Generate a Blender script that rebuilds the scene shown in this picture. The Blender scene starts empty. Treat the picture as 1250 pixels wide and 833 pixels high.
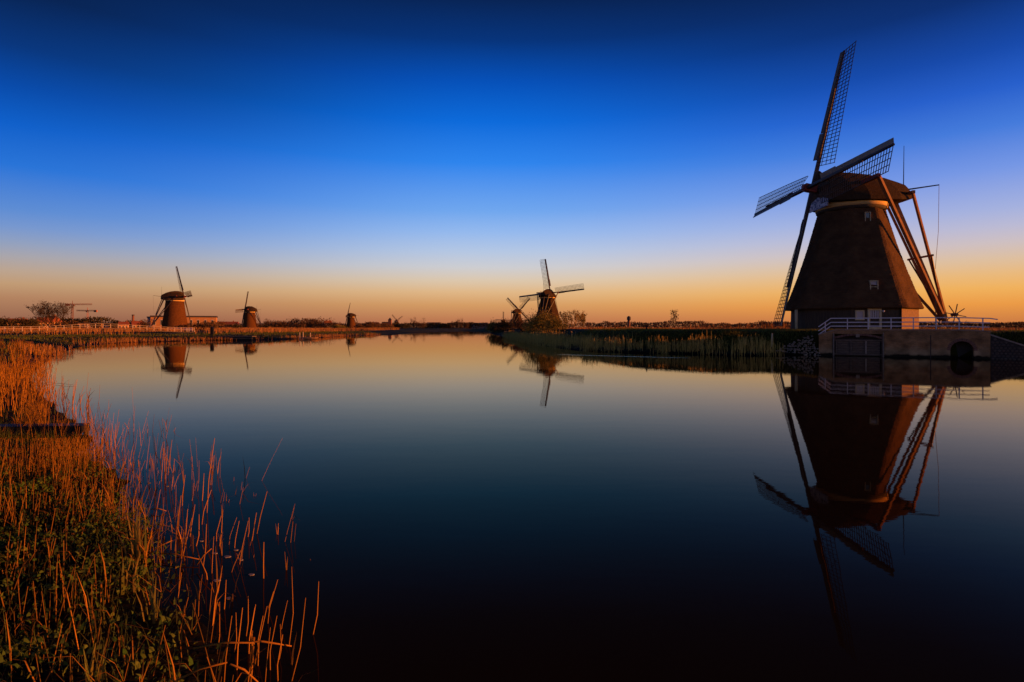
import bpy, bmesh, math, random
import numpy as np
from mathutils import Vector, Matrix

random.seed(7)
rng = np.random.default_rng(11)
R = math.radians
scene = bpy.context.scene
COL = scene.collection

# ------------------------------------------------------------------ camera
CAM_H = 2.3
FPX = 694.4            # focal length in pixels of the 1250 px wide photograph
cam_d = bpy.data.cameras.new('camera')
cam_d.lens = 20.0
cam_d.sensor_width = 36.0
cam_d.shift_y = -0.0132
cam_d.clip_start = 0.1
cam_d.clip_end = 12000
cam = bpy.data.objects.new('camera', cam_d)
COL.objects.link(cam)
cam.location = (0, 0, CAM_H)
cam.rotation_euler = (R(90), 0, 0)
scene.camera = cam

# ------------------------------------------------------------------ light
SUN_AZ, SUN_EL = 94.0, 4.2        # degrees, clockwise from the view direction
sv = Vector((math.sin(R(SUN_AZ)) * math.cos(R(SUN_EL)), math.cos(R(SUN_AZ)) * math.cos(R(SUN_EL)), math.sin(R(SUN_EL))))
sun_d = bpy.data.lights.new('sun', 'SUN')
sun_d.energy = 5.0
sun_d.angle = R(0.6)
sun_d.color = (1.0, 0.29, 0.04)
sun = bpy.data.objects.new('sun', sun_d)
COL.objects.link(sun)
sun.rotation_euler = (-sv).to_track_quat('-Z', 'Y').to_euler()
sun.location = (60, 0, 60)


def lin(c):
    return tuple(((v / 255) / 12.92 if v / 255 <= .04045 else ((v / 255 + .055) / 1.055) ** 2.4) for v in c)


world = bpy.data.worlds.new('World')
scene.world = world
world.use_nodes = True
nt = world.node_tree
nt.nodes.clear()
N = nt.nodes.new
L = nt.links.new
out = N('ShaderNodeOutputWorld')
bg = N('ShaderNodeBackground')
tc = N('ShaderNodeTexCoord')
nrm = N('ShaderNodeVectorMath'); nrm.operation = 'NORMALIZE'
L(tc.outputs['Generated'], nrm.inputs[0])
sep = N('ShaderNodeSeparateXYZ'); L(nrm.outputs[0], sep.inputs[0])
# dusk sky: colour by elevation, once for the side away from the sun and once for the sun side


def ramp(stops):
    r = N('ShaderNodeValToRGB')
    cr = r.color_ramp
    cr.interpolation = 'LINEAR'
    while len(cr.elements) < len(stops):
        cr.elements.new(0.5)
    for e, (p, c) in zip(cr.elements, stops):
        e.position = p
        e.color = (*lin(c), 1)
    L(sep.outputs[2], r.inputs[0])
    return r


rA = ramp([(0.0, (140, 92, 74)), (0.011, (150, 100, 78)), (0.04, (178, 130, 96)), (0.058, (192, 154, 116)), (0.076, (186, 163, 144)), (0.094, (168, 164, 170)), (0.112, (144, 159, 190)), (0.132, (118, 150, 205)), (0.155, (92, 139, 210)),
           (0.21, (38, 114, 214)), (0.26, (12, 94, 200)), (0.306, (6, 72, 166)), (0.35, (7, 52, 122)), (0.41, (7, 32, 76)), (1.0, (3, 9, 22))])
rM = ramp([(0.0, (176, 110, 78)), (0.014, (190, 122, 82)), (0.040, (212, 156, 100)), (0.062, (223, 182, 134)), (0.082, (219, 198, 172)), (0.105, (204, 204, 208)), (0.132, (180, 198, 226)), (0.165, (148, 184, 236)), (0.20, (112, 166, 237)),
           (0.277, (46, 132, 236)), (0.339, (12, 106, 218)), (0.396, (5, 80, 184)), (0.45, (6, 51, 122)), (0.52, (8, 25, 58)), (1.0, (3, 9, 22))])
rB = ramp([(0.0, (200, 118, 68)), (0.011, (208, 128, 68)), (0.032, (234, 154, 70)), (0.053, (239, 176, 92)), (0.072, (232, 184, 124)), (0.092, (220, 190, 160)), (0.113, (205, 190, 192)), (0.134, (186, 185, 211)), (0.157, (164, 176, 221)),
           (0.209, (117, 150, 227)), (0.26, (68, 122, 218)), (0.306, (38, 94, 202)), (0.35, (22, 72, 168)), (0.41, (12, 46, 112)), (0.5, (8, 26, 62)), (1.0, (3, 9, 22))])
# horizontal closeness to the sun
hx = N('ShaderNodeVectorMath'); hx.operation = 'MULTIPLY'; hx.inputs[1].default_value = (1, 1, 0)
L(nrm.outputs[0], hx.inputs[0])
hn = N('ShaderNodeVectorMath'); hn.operation = 'NORMALIZE'; L(hx.outputs[0], hn.inputs[0])
dt = N('ShaderNodeVectorMath'); dt.operation = 'DOT_PRODUCT'
dt.inputs[1].default_value = (math.sin(R(SUN_AZ)), math.cos(R(SUN_AZ)), 0)
L(hn.outputs[0], dt.inputs[0])
mr = N('ShaderNodeMapRange'); mr.inputs[1].default_value = -0.75; mr.inputs[2].default_value = -0.12
mr2 = N('ShaderNodeMapRange'); mr2.inputs[1].default_value = -0.12; mr2.inputs[2].default_value = 0.57
mr.interpolation_type = mr2.interpolation_type = 'SMOOTHSTEP'
L(dt.outputs['Value'], mr.inputs[0]); L(dt.outputs['Value'], mr2.inputs[0])
mx0 = N('ShaderNodeMix'); mx0.data_type = 'RGBA'
L(mr.outputs[0], mx0.inputs[0]); L(rA.outputs[0], mx0.inputs[6]); L(rM.outputs[0], mx0.inputs[7])
mx = N('ShaderNodeMix'); mx.data_type = 'RGBA'
L(mr2.outputs[0], mx.inputs[0]); L(mx0.outputs[2], mx.inputs[6]); L(rB.outputs[0], mx.inputs[7])
sky = N('ShaderNodeTexSky')
sky.sky_type = 'NISHITA'
sky.sun_disc = False
sky.sun_elevation = R(SUN_EL)
sky.sun_rotation = R(SUN_AZ)
sky.air_density = 1.0; sky.dust_density = 1.5; sky.ozone_density = 3.0
skm = N('ShaderNodeMix'); skm.data_type = 'RGBA'; skm.blend_type = 'ADD'
skm.inputs[0].default_value = 0.002
L(mx.outputs[2], skm.inputs[6]); L(sky.outputs[0], skm.inputs[7])
L(skm.outputs[2], bg.inputs[0])
bg.inputs[1].default_value = 0.60
L(bg.outputs[0], out.inputs[0])

scene.render.engine = 'CYCLES'
scene.view_settings.view_transform = 'Standard'
scene.view_settings.look = 'None'
scene.view_settings.exposure = 0.75
scene.view_settings.gamma = 1.0
scene.view_settings.use_curve_mapping = False
scene.cycles.max_bounces = 6
scene.cycles.transparent_max_bounces = 8


# ------------------------------------------------------------------ helpers: pixels of the photograph to places
def at(px, Y, py=None):
    """point at depth Y seen at photograph pixel px (and py)"""
    X = (px - 625) / FPX * Y
    return (X, Y) if py is None else (X, Y, CAM_H - (py - 400) / FPX * Y)


def on_water(px, py, z=0.0):
    Y = (CAM_H - z) * FPX / (py - 400)
    return ((px - 625) / FPX * Y, Y)


# ------------------------------------------------------------------ helpers: materials
MATS = {}


def mat(name, c1, c2=None, rough=.85, scale=4., bump=.0, bscale=None, stretch=(1, 1, 1), spec=.3, tint=None, detail=5., transl=0., sharp=(.35, .65)):
    m = bpy.data.materials.new(name)
    m.use_nodes = True
    t = m.node_tree
    b = t.nodes['Principled BSDF']
    b.inputs['Roughness'].default_value = rough
    b.inputs['Specular IOR Level'].default_value = spec
    c2 = c2 or tuple(v * .7 for v in c1)
    tcn = t.nodes.new('ShaderNodeTexCoord')
    mp = t.nodes.new('ShaderNodeMapping'); mp.inputs['Scale'].default_value = stretch
    t.links.new(tcn.outputs['Object'], mp.inputs[0])
    nz = t.nodes.new('ShaderNodeTexNoise')
    nz.inputs['Scale'].default_value = scale
    nz.inputs['Detail'].default_value = detail
    nz.inputs['Roughness'].default_value = .65
    t.links.new(mp.outputs[0], nz.inputs['Vector'])
    mrn = t.nodes.new('ShaderNodeMapRange'); mrn.inputs[1].default_value = sharp[0]; mrn.inputs[2].default_value = sharp[1]
    t.links.new(nz.outputs['Fac'], mrn.inputs[0])
    mxn = t.nodes.new('ShaderNodeMix'); mxn.data_type = 'RGBA'
    mxn.inputs[6].default_value = (*c1, 1); mxn.inputs[7].default_value = (*c2, 1)
    t.links.new(mrn.outputs[0], mxn.inputs[0])
    colr = mxn.outputs[2]
    if tint:
        at_ = t.nodes.new('ShaderNodeAttribute'); at_.attribute_name = 'tint'
        m2 = t.nodes.new('ShaderNodeMix'); m2.data_type = 'RGBA'
        m2.inputs[7].default_value = (*tint, 1)
        t.links.new(at_.outputs['Fac'], m2.inputs[0]); t.links.new(colr, m2.inputs[6])
        colr = m2.outputs[2]
    t.links.new(colr, b.inputs['Base Color'])
    if bump:
        n2 = t.nodes.new('ShaderNodeTexNoise')
        n2.inputs['Scale'].default_value = bscale or scale * 4
        n2.inputs['Detail'].default_value = 4
        t.links.new(mp.outputs[0], n2.inputs['Vector'])
        bp = t.nodes.new('ShaderNodeBump'); bp.inputs['Strength'].default_value = bump; bp.inputs['Distance'].default_value = .05
        t.links.new(n2.outputs['Fac'], bp.inputs['Height']); t.links.new(bp.outputs[0], b.inputs['Normal'])
    if transl:
        tr = t.nodes.new('ShaderNodeBsdfTranslucent'); t.links.new(colr, tr.inputs[0])
        ms = t.nodes.new('ShaderNodeMixShader'); ms.inputs[0].default_value = transl
        t.links.new(b.outputs[0], ms.inputs[1]); t.links.new(tr.outputs[0], ms.inputs[2])
        t.links.new(ms.outputs[0], t.nodes['Material Output'].inputs[0])
    MATS[name] = m
    return m


mat('thatch', (.115, .064, .03), (.05, .028, .015), scale=.9, bump=1.0, bscale=6, stretch=(1, 1, 1.3), detail=13, sharp=(.28, .72), rough=.95, spec=.02)
mat('thatch_far_shaded', (.06, .034, .018), (.035, .02, .012), scale=2, bump=.6, bscale=6, rough=.95, spec=.02)  # thatch darkened in its colour so the far mills look shaded
mat('thatch_cap', (.065, .042, .023), (.038, .025, .014), scale=4, bump=.9, bscale=9, stretch=(3, 1, 1), rough=.95, spec=.02)
mat('tar_wood', (.075, .052, .028), (.04, .028, .017), scale=2, stretch=(5, 5, .5), bump=.4)
mat('base_brick', (.22, .13, .07), (.13, .08, .045), scale=5, bump=.4)
mat('cream', (.78, .52, .19), (.66, .43, .15), scale=3)
mat('white_paint', (.66, .63, .64), (.52, .48, .46), scale=6)
mat('weathered_white', (.46, .38, .31), (.34, .27, .21), scale=2)
mat('frame_cream', (.6, .5, .28), (.45, .37, .2), scale=5)
mat('beam_wood', (.34, .155, .055), (.19, .09, .035), scale=3, stretch=(1, 1, 1), bump=.3)
mat('stock_dark', (.045, .028, .024), (.028, .02, .018), scale=3, spec=.4, rough=.6)
mat('board_grey', (.2, .19, .16), (.13, .12, .1), scale=3, rough=.55, spec=.5)
mat('lattice', (.075, .058, .045), (.05, .04, .03), scale=5)
mat('red_paint', (.32, .05, .03), (.2, .035, .02), scale=4, rough=.6)
mat('blue_white', (.6, .66, .72), (.06, .12, .3), scale=6, sharp=(.5, .53))
mat('iron', (.03, .028, .027), rough=.6)
mat('tower_brick', (.12, .05, .017), (.06, .026, .01), scale=1.5, bump=.3, bscale=10, stretch=(1, 1, 2), spec=.02)
mat('old_wood', (.17, .125, .085), (.08, .06, .045), scale=2.5, stretch=(1, 1, 6), bump=.4)
mat('concrete', (.32, .26, .19), (.19, .15, .11), scale=4, bump=.4)
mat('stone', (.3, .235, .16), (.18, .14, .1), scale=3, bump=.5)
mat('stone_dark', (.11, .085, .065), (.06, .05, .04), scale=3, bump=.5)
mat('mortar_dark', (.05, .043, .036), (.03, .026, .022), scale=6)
mat('black_wood', (.016, .014, .013), (.01, .009, .008), scale=3, rough=.6, spec=.15)
mat('reed', (.48, .22, .03), (.34, .145, .02), scale=.8, tint=(.13, .07, .014), rough=.7, transl=.12, spec=.02)
mat('dike_green', (.085, .13, .022), (.06, .09, .02), scale=.8, tint=(.17, .15, .04), rough=.7, transl=.2, spec=.02)  # grass lightened in its colour to make up for the bank's shade
mat('reed_far', (.7, .5, .13), (.56, .38, .1), scale=.25, tint=(.32, .27, .06), rough=.8, transl=.1, spec=.02)  # straw colour raised to lift the shaded reeds of the right bank
mat('reed_gold', (.5, .24, .08), (.36, .17, .06), scale=.2, tint=(.2, .12, .05), rough=.8, transl=.2, spec=.02)
mat('grass', (.055, .095, .016), (.04, .055, .014), scale=1.2, tint=(.12, .12, .03), rough=.7, transl=.2, spec=.02)
mat('herb', (.05, .12, .018), (.03, .07, .014), scale=2, tint=(.12, .15, .03), rough=.6, transl=.25, spec=.02)
mat('flag_leaf', (.16, .17, .035), (.1, .12, .025), scale=2, tint=(.2, .14, .04), rough=.6, transl=.35, spec=.02)
mat('twig', (.06, .042, .03), (.04, .03, .02), scale=1, spec=.02)
mat('twig_willow', (.3, .2, .07), (.09, .065, .025), scale=1, spec=.02)
mat('leaf_dark', (.045, .045, .02), (.03, .03, .014), scale=.5, tint=(.07, .05, .025), transl=.15, spec=.02)
mat('leaf_willow', (.2, .2, .035), (.12, .13, .028), scale=.5, tint=(.2, .13, .04), transl=.2, spec=.02)
mat('leaf_brown', (.10, .06, .032), (.06, .04, .022), scale=.3, tint=(.13, .075, .04), transl=.1, spec=.02)
mat('roof_red', (.26, .07, .035), (.17, .05, .03), scale=2)
mat('roof_dark', (.05, .048, .055), (.035, .033, .04), scale=1)
mat('wall_tan', (.4, .21, .085), (.3, .16, .065), scale=1)
mat('wall_orange', (.62, .33, .12), (.5, .26, .1), scale=1)
mat('wall_grey', (.25, .23, .23), (.18, .17, .17), scale=1)
mat('wall_white', (.6, .55, .5), (.5, .45, .4), scale=1)
mat('wall_brick', (.22, .09, .05), (.16, .07, .04), scale=1)
mat('crane_red', (.4, .12, .05), (.3, .1, .04), scale=1)
mat('crane_hazed', (.22, .11, .08), scale=1)  # haze put into the colour: lightened so the far crane looks fainter
mat('yellow_flower', (.7, .55, .12), (.6, .45, .1), scale=1)


def glassy(name, c, rough=.08):
    m = bpy.data.materials.new(name); m.use_nodes = True
    b = m.node_tree.nodes['Principled BSDF']
    nzz = m.node_tree.nodes.new('ShaderNodeTexNoise'); nzz.inputs['Scale'].default_value = 3
    rr = m.node_tree.nodes.new('ShaderNodeMapRange'); rr.inputs[3].default_value = rough; rr.inputs[4].default_value = rough * 2.5
    m.node_tree.links.new(nzz.outputs['Fac'], rr.inputs[0]); m.node_tree.links.new(rr.outputs[0], b.inputs['Roughness'])
    b.inputs['Base Color'].default_value = (*c, 1)
    b.inputs['Specular IOR Level'].default_value = .6
    MATS[name] = m


glassy('pane', (.03, .035, .045))
glassy('pane_light', (.32, .30, .30), .2)


def brick_material():
    m = bpy.data.materials.new('quay_brick'); m.use_nodes = True
    t = m.node_tree; b = t.nodes['Principled BSDF']
    b.inputs['Roughness'].default_value = .9; b.inputs['Specular IOR Level'].default_value = .1
    tcn = t.nodes.new('ShaderNodeTexCoord')
    sp = t.nodes.new('ShaderNodeSeparateXYZ'); t.links.new(tcn.outputs['Object'], sp.inputs[0])
    cb = t.nodes.new('ShaderNodeCombineXYZ'); t.links.new(sp.outputs[0], cb.inputs[0]); t.links.new(sp.outputs[2], cb.inputs[1])
    br = t.nodes.new('ShaderNodeTexBrick')
    br.inputs['Scale'].default_value = 1.0
    br.inputs['Brick Width'].default_value = .22; br.inputs['Row Height'].default_value = .075
    br.inputs['Mortar Size'].default_value = .009
    br.inputs['Color1'].default_value = (.42, .205, .075, 1); br.inputs['Color2'].default_value = (.26, .135, .055, 1)
    br.inputs['Mortar'].default_value = (.32, .24, .13, 1)
    t.links.new(cb.outputs[0], br.inputs['Vector'])
    nz = t.nodes.new('ShaderNodeTexNoise'); nz.inputs['Scale'].default_value = 1.3; nz.inputs['Detail'].default_value = 6
    t.links.new(tcn.outputs['Object'], nz.inputs['Vector'])
    # lime bloom and damp stains: pale patches in the lower courses, near-black algae at the water line
    n3 = t.nodes.new('ShaderNodeTexNoise'); n3.inputs['Scale'].default_value = 2.2; n3.inputs['Detail'].default_value = 5
    t.links.new(tcn.outputs['Object'], n3.inputs['Vector'])
    zz = t.nodes.new('ShaderNodeMath'); zz.operation = 'MULTIPLY_ADD'; zz.inputs[1].default_value = -.9
    t.links.new(n3.outputs['Fac'], zz.inputs[0]); t.links.new(sp.outputs[2], zz.inputs[2])      # z - .9 n
    pale = t.nodes.new('ShaderNodeMapRange'); pale.inputs[1].default_value = .45; pale.inputs[2].default_value = .0
    pale.inputs[3].default_value = 0; pale.inputs[4].default_value = .75
    t.links.new(zz.outputs[0], pale.inputs[0])
    m1 = t.nodes.new('ShaderNodeMix'); m1.data_type = 'RGBA'; m1.inputs[7].default_value = (.4, .3, .155, 1)
    t.links.new(pale.outputs[0], m1.inputs[0]); t.links.new(br.outputs['Color'], m1.inputs[6])
    m2 = t.nodes.new('ShaderNodeMix'); m2.data_type = 'RGBA'; m2.blend_type = 'MULTIPLY'; m2.inputs[0].default_value = .9
    rr = t.nodes.new('ShaderNodeMapRange'); rr.inputs[1].default_value = .3; rr.inputs[2].default_value = .7; rr.inputs[3].default_value = .35; rr.inputs[4].default_value = 1.15
    t.links.new(nz.outputs['Fac'], rr.inputs[0])
    t.links.new(m1.outputs[2], m2.inputs[6]); t.links.new(rr.outputs[0], m2.inputs[7])
    zw = t.nodes.new('ShaderNodeMath'); zw.operation = 'MULTIPLY_ADD'; zw.inputs[1].default_value = -.3
    t.links.new(n3.outputs['Fac'], zw.inputs[0]); t.links.new(sp.outputs[2], zw.inputs[2])
    al = t.nodes.new('ShaderNodeMapRange'); al.inputs[1].default_value = .12; al.inputs[2].default_value = -.02
    t.links.new(zw.outputs[0], al.inputs[0])
    m3 = t.nodes.new('ShaderNodeMix'); m3.data_type = 'RGBA'; m3.inputs[7].default_value = (.018, .016, .01, 1)
    t.links.new(al.outputs[0], m3.inputs[0]); t.links.new(m2.outputs[2], m3.inputs[6])
    t.links.new(m3.outputs[2], b.inputs['Base Color'])
    bp = t.nodes.new('ShaderNodeBump'); bp.inputs['Strength'].default_value = .5; bp.inputs['Distance'].default_value = .02
    t.links.new(br.outputs['Fac'], bp.inputs['Height']); bp.invert = True
    t.links.new(bp.outputs[0], b.inputs['Normal'])
    MATS['quay_brick'] = m


brick_material()


def water_material():
    m = bpy.data.materials.new('water'); m.use_nodes = True
    t = m.node_tree
    t.nodes.remove(t.nodes['Principled BSDF'])
    fr = t.nodes.new('ShaderNodeFresnel'); fr.inputs['IOR'].default_value = 1.18
    gl = t.nodes.new('ShaderNodeBsdfGlossy'); gl.inputs['Roughness'].default_value = .02
    # peat-brown water: the head-on reflection is brownish, the grazing one clear
    fm_ = t.nodes.new('ShaderNodeMapRange'); fm_.inputs[1].default_value = .02; fm_.inputs[2].default_value = .62
    gc = t.nodes.new('ShaderNodeMix'); gc.data_type = 'RGBA'; gc.inputs[6].default_value = (.95, .60, .24, 1); gc.inputs[7].default_value = (1.0, .96, .86, 1)
    t.links.new(fr.outputs[0], fm_.inputs[0]); t.links.new(fm_.outputs[0], gc.inputs[0]); t.links.new(gc.outputs[2], gl.inputs['Color'])
    df = t.nodes.new('ShaderNodeBsdfDiffuse'); df.inputs['Color'].default_value = (.012, .008, .005, 1)
    ms = t.nodes.new('ShaderNodeMixShader')
    t.links.new(fr.outputs[0], ms.inputs[0]); t.links.new(df.outputs[0], ms.inputs[1]); t.links.new(gl.outputs[0], ms.inputs[2])
    t.links.new(ms.outputs[0], t.nodes['Material Output'].inputs[0])
    tcn = t.nodes.new('ShaderNodeTexCoord')
    # long calm swell and small patches of fine ripple
    mp = t.nodes.new('ShaderNodeMapping'); mp.inputs['Scale'].default_value = (.45, 1.1, 1)
    t.links.new(tcn.outputs['Object'], mp.inputs[0])
    n1 = t.nodes.new('ShaderNodeTexNoise'); n1.inputs['Scale'].default_value = 1.1; n1.inputs['Detail'].default_value = 2
    t.links.new(mp.outputs[0], n1.inputs['Vector'])
    n2 = t.nodes.new('ShaderNodeTexNoise'); n2.inputs['Scale'].default_value = 5.5; n2.inputs['Detail'].default_value = 2
    t.links.new(mp.outputs[0], n2.inputs['Vector'])
    n3 = t.nodes.new('ShaderNodeTexNoise'); n3.inputs['Scale'].default_value = .035; n3.inputs['Detail'].default_value = 3
    t.links.new(tcn.outputs['Object'], n3.inputs['Vector'])
    pr = t.nodes.new('ShaderNodeMapRange'); pr.inputs[1].default_value = .42; pr.inputs[2].default_value = .62; pr.inputs[3].default_value = .3; pr.inputs[4].default_value = 1.0
    t.links.new(n3.outputs['Fac'], pr.inputs[0])
    b1 = t.nodes.new('ShaderNodeBump'); b1.inputs['Strength'].default_value = 1; b1.inputs['Distance'].default_value = .0011
    t.links.new(n1.outputs['Fac'], b1.inputs['Height'])
    mm = t.nodes.new('ShaderNodeMath'); mm.operation = 'MULTIPLY'
    t.links.new(n2.outputs['Fac'], mm.inputs[0]); t.links.new(pr.outputs[0], mm.inputs[1])
    b2 = t.nodes.new('ShaderNodeBump'); b2.inputs['Strength'].default_value = 1; b2.inputs['Distance'].default_value = .0008
    t.links.new(mm.outputs[0], b2.inputs['Height']); t.links.new(b1.outputs[0], b2.inputs['Normal'])
    # a streak of wind-ruffled water off the right bank
    sb = t.nodes.new('ShaderNodeVectorMath'); sb.operation = 'SUBTRACT'; sb.inputs[1].default_value = (9.0, 45.6, 0)
    t.links.new(tcn.outputs['Object'], sb.inputs[0])
    rt = t.nodes.new('ShaderNodeVectorRotate'); rt.rotation_type = 'Z_AXIS'; rt.inputs['Angle'].default_value = math.atan2(5.5, 9.5)
    t.links.new(sb.outputs[0], rt.inputs['Vector'])
    sc_ = t.nodes.new('ShaderNodeVectorMath'); sc_.operation = 'MULTIPLY'; sc_.inputs[1].default_value = (1 / 6.5, 1 / .45, 0)
    t.links.new(rt.outputs[0], sc_.inputs[0])
    ln = t.nodes.new('ShaderNodeVectorMath'); ln.operation = 'LENGTH'; t.links.new(sc_.outputs[0], ln.inputs[0])
    mk = t.nodes.new('ShaderNodeMapRange'); mk.inputs[1].default_value = 1.0; mk.inputs[2].default_value = .5
    t.links.new(ln.outputs['Value'], mk.inputs[0])
    n4 = t.nodes.new('ShaderNodeTexNoise'); n4.inputs['Scale'].default_value = 7; n4.inputs['Detail'].default_value = 3
    t.links.new(tcn.outputs['Object'], n4.inputs['Vector'])
    m4 = t.nodes.new('ShaderNodeMath'); m4.operation = 'MULTIPLY'; t.links.new(n4.outputs['Fac'], m4.inputs[0]); t.links.new(mk.outputs[0], m4.inputs[1])
    b3 = t.nodes.new('ShaderNodeBump'); b3.inputs['Strength'].default_value = 1; b3.inputs['Distance'].default_value = .035
    t.links.new(m4.outputs[0], b3.inputs['Height']); t.links.new(b2.outputs[0], b3.inputs['Normal'])
    for nd in (fr, gl, df): t.links.new(b3.outputs[0], nd.inputs['Normal'])
    MATS['water'] = m


water_material()


# ------------------------------------------------------------------ helpers: meshes
def tag(o, label=None, cat=None, group=None, kind=None):
    if label: o['label'] = label
    if cat: o['category'] = cat
    if group: o['group'] = group
    if kind: o['kind'] = kind
    return o


def empty(name, loc=(0, 0, 0), rz=0.):
    o = bpy.data.objects.new(name, None)
    o.empty_display_size = .5
    COL.objects.link(o)
    o.location = loc
    o.rotation_euler = (0, 0, rz)
    return o


class MB:
    """collects shapes; build() links them as one mesh object"""

    def __init__(s):
        s.v = []; s.f = []

    def add(s, vs, fs):
        k = len(s.v)
        s.v += [tuple(v) for v in vs]
        s.f += [tuple(i + k for i in f) for f in fs]
        return s

    def box(s, x0, x1, y0, y1, z0, z1):
        vs = [(x, y, z) for z in (z0, z1) for x, y in ((x0, y0), (x1, y0), (x1, y1), (x0, y1))]
        return s.add(vs, [(3, 2, 1, 0), (4, 5, 6, 7), (0, 1, 5, 4), (1, 2, 6, 5), (2, 3, 7, 6), (3, 0, 4, 7)])

    def beam(s, a, b, w, h=None, w2=None, h2=None, up=(0, 0, 1)):
        """four-sided bar from a to b, w across and h along 'up'"""
        a = Vector(a); b = Vector(b); h = h or w; w2 = w2 or w; h2 = h2 or h
        d = (b - a).normalized(); up = Vector(up)
        if abs(d.dot(up)) > .98: up = Vector((1, 0, 0))
        x = d.cross(up).normalized(); y = x.cross(d).normalized()
        vs = [p + x * (i * ww / 2) + y * (j * hh / 2) for p, ww, hh in ((a, w, h), (b, w2, h2)) for i, j in ((-1, -1), (1, -1), (1, 1), (-1, 1))]
        return s.add(vs, [(3, 2, 1, 0), (4, 5, 6, 7), (0, 1, 5, 4), (1, 2, 6, 5), (2, 3, 7, 6), (3, 0, 4, 7)])

    def tube(s, pts, rads, n=8, caps=True):
        pts = [Vector(p) for p in pts]
        k = len(s.v); prev = None
        for i, p in enumerate(pts):
            d = (pts[min(i + 1, len(pts) - 1)] - pts[max(i - 1, 0)])
            if d.length < 1e-6: d = Vector((0, 0, 1))
            d.normalize()
            ref = prev if prev is not None else (Vector((1, 0, 0)) if abs(d.x) < .8 else Vector((0, 1, 0)))
            x = (ref - d * ref.dot(d))
            if x.length < 1e-4: x = d.orthogonal()
            x.normalize(); prev = x; y = d.cross(x)
            for j in range(n):
                t = 2 * math.pi * j / n
                s.v.append(tuple(p + (x * math.cos(t) + y * math.sin(t)) * rads[i]))
        for i in range(len(pts) - 1):
            for j in range(n):
                a = k + i * n + j; b = k + i * n + (j + 1) % n
                s.f.append((a, b, b + n, a + n))
        if caps:
            s.f.append(tuple(k + j for j in reversed(range(n))))
            s.f.append(tuple(k + (len(pts) - 1) * n + j for j in range(n)))
        return s

    def rings(s, rings, closed=True, cap0=True, cap1=True):
        n = len(rings[0]); k = len(s.v)
        for r in rings: s.v += [tuple(p) for p in r]
        for i in range(len(rings) - 1):
            for j in range(n if closed else n - 1):
                a = k + i * n + j; b = k + i * n + (j + 1) % n
                s.f.append((a, b, b + n, a + n))
        if cap0: s.f.append(tuple(k + j for j in reversed(range(n))))
        if cap1: s.f.append(tuple(k + (len(rings) - 1) * n + j for j in range(n)))
        return s

    def prism(s, poly, p0, ex, ez, depth):
        """outline poly (u,v) in the plane p0+u*ex+v*ez, pushed along 'depth'"""
        p0 = Vector(p0); ex = Vector(ex); ez = Vector(ez); depth = Vector(depth)
        a = [p0 + ex * u + ez * v for u, v in poly]; n = len(a)
        vs = a + [p + depth for p in a]
        fs = [tuple(range(n)), tuple(reversed(range(n, 2 * n)))] + [(j, j + n, (j + 1) % n + n, (j + 1) % n) for j in range(n)]
        return s.add(vs, fs)

    def mesh(s, name, smooth=False):
        me = bpy.data.meshes.new(name)
        me.from_pydata(s.v, [], s.f)
        bm = bmesh.new(); bm.from_mesh(me)
        bmesh.ops.recalc_face_normals(bm, faces=bm.faces)
        bm.to_mesh(me); bm.free()
        if smooth:
            for p in me.polygons: p.use_smooth = True
        me.update()
        return me

    def build(s, name, m, parent=None, smooth=False):
        me = s.mesh(name, smooth)
        me.materials.append(MATS[m])
        o = bpy.data.objects.new(name, me)
        COL.objects.link(o)
        o.parent = parent
        return o


def np_mesh(name, V, Q, m, tint=None, smooth=False, parent=None):
    """big mesh from arrays: V (n,3), Q (m,4), one tint value per vertex"""
    me = bpy.data.meshes.new(name)
    me.vertices.add(len(V)); me.vertices.foreach_set('co', np.ascontiguousarray(V, dtype=np.float32).ravel())
    me.loops.add(Q.size); me.loops.foreach_set('vertex_index', np.ascontiguousarray(Q, dtype=np.int32).ravel())
    me.polygons.add(len(Q))
    me.polygons.foreach_set('loop_start', np.arange(0, Q.size, 4, dtype=np.int32))
    me.polygons.foreach_set('loop_total', np.full(len(Q), 4, dtype=np.int32))
    if smooth: me.polygons.foreach_set('use_smooth', np.ones(len(Q), dtype=bool))
    if tint is not None:
        a = me.attributes.new('tint', 'FLOAT', 'POINT')
        a.data.foreach_set('value', np.ascontiguousarray(tint, dtype=np.float32))
    me.update(calc_edges=True)
    me.materials.append(MATS[m])
    o = bpy.data.objects.new(name, me)
    COL.objects.link(o)
    o.parent = parent
    return o


def stalks(P, H, rad, lean, curve=.12, taper=.55, tpow=1.5):
    """three-sided stalks in two lengths; P (n,3) feet, H heights, rad radii, lean (n,2) sideways per height"""
    n = len(P)
    t = np.array([0, .55, 1.0])
    ang = rng.uniform(0, 6.28, n)
    V = np.zeros((n, 3, 3, 3))
    for i, ti in enumerate(t):
        cx = P[:, 0] + lean[:, 0] * H * (ti + curve * ti * ti)
        cy = P[:, 1] + lean[:, 1] * H * (ti + curve * ti * ti)
        cz = P[:, 2] + H * ti
        r = rad * (1 - (1 - taper) * ti)
        for j in range(3):
            V[:, i, j, 0] = cx + np.cos(ang + j * 2.094) * r
            V[:, i, j, 1] = cy + np.sin(ang + j * 2.094) * r
            V[:, i, j, 2] = cz
    base = (np.arange(n) * 9)[:, None, None]
    q = []
    for i in range(2):
        for j in range(3):
            q.append([i * 3 + j, i * 3 + (j + 1) % 3, (i + 1) * 3 + (j + 1) % 3, (i + 1) * 3 + j])
    Q = (base + np.array(q)[None]).reshape(-1, 4)
    return V.reshape(-1, 3), Q, np.repeat(rng.uniform(0, 1, n) ** tpow, 9)


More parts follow.
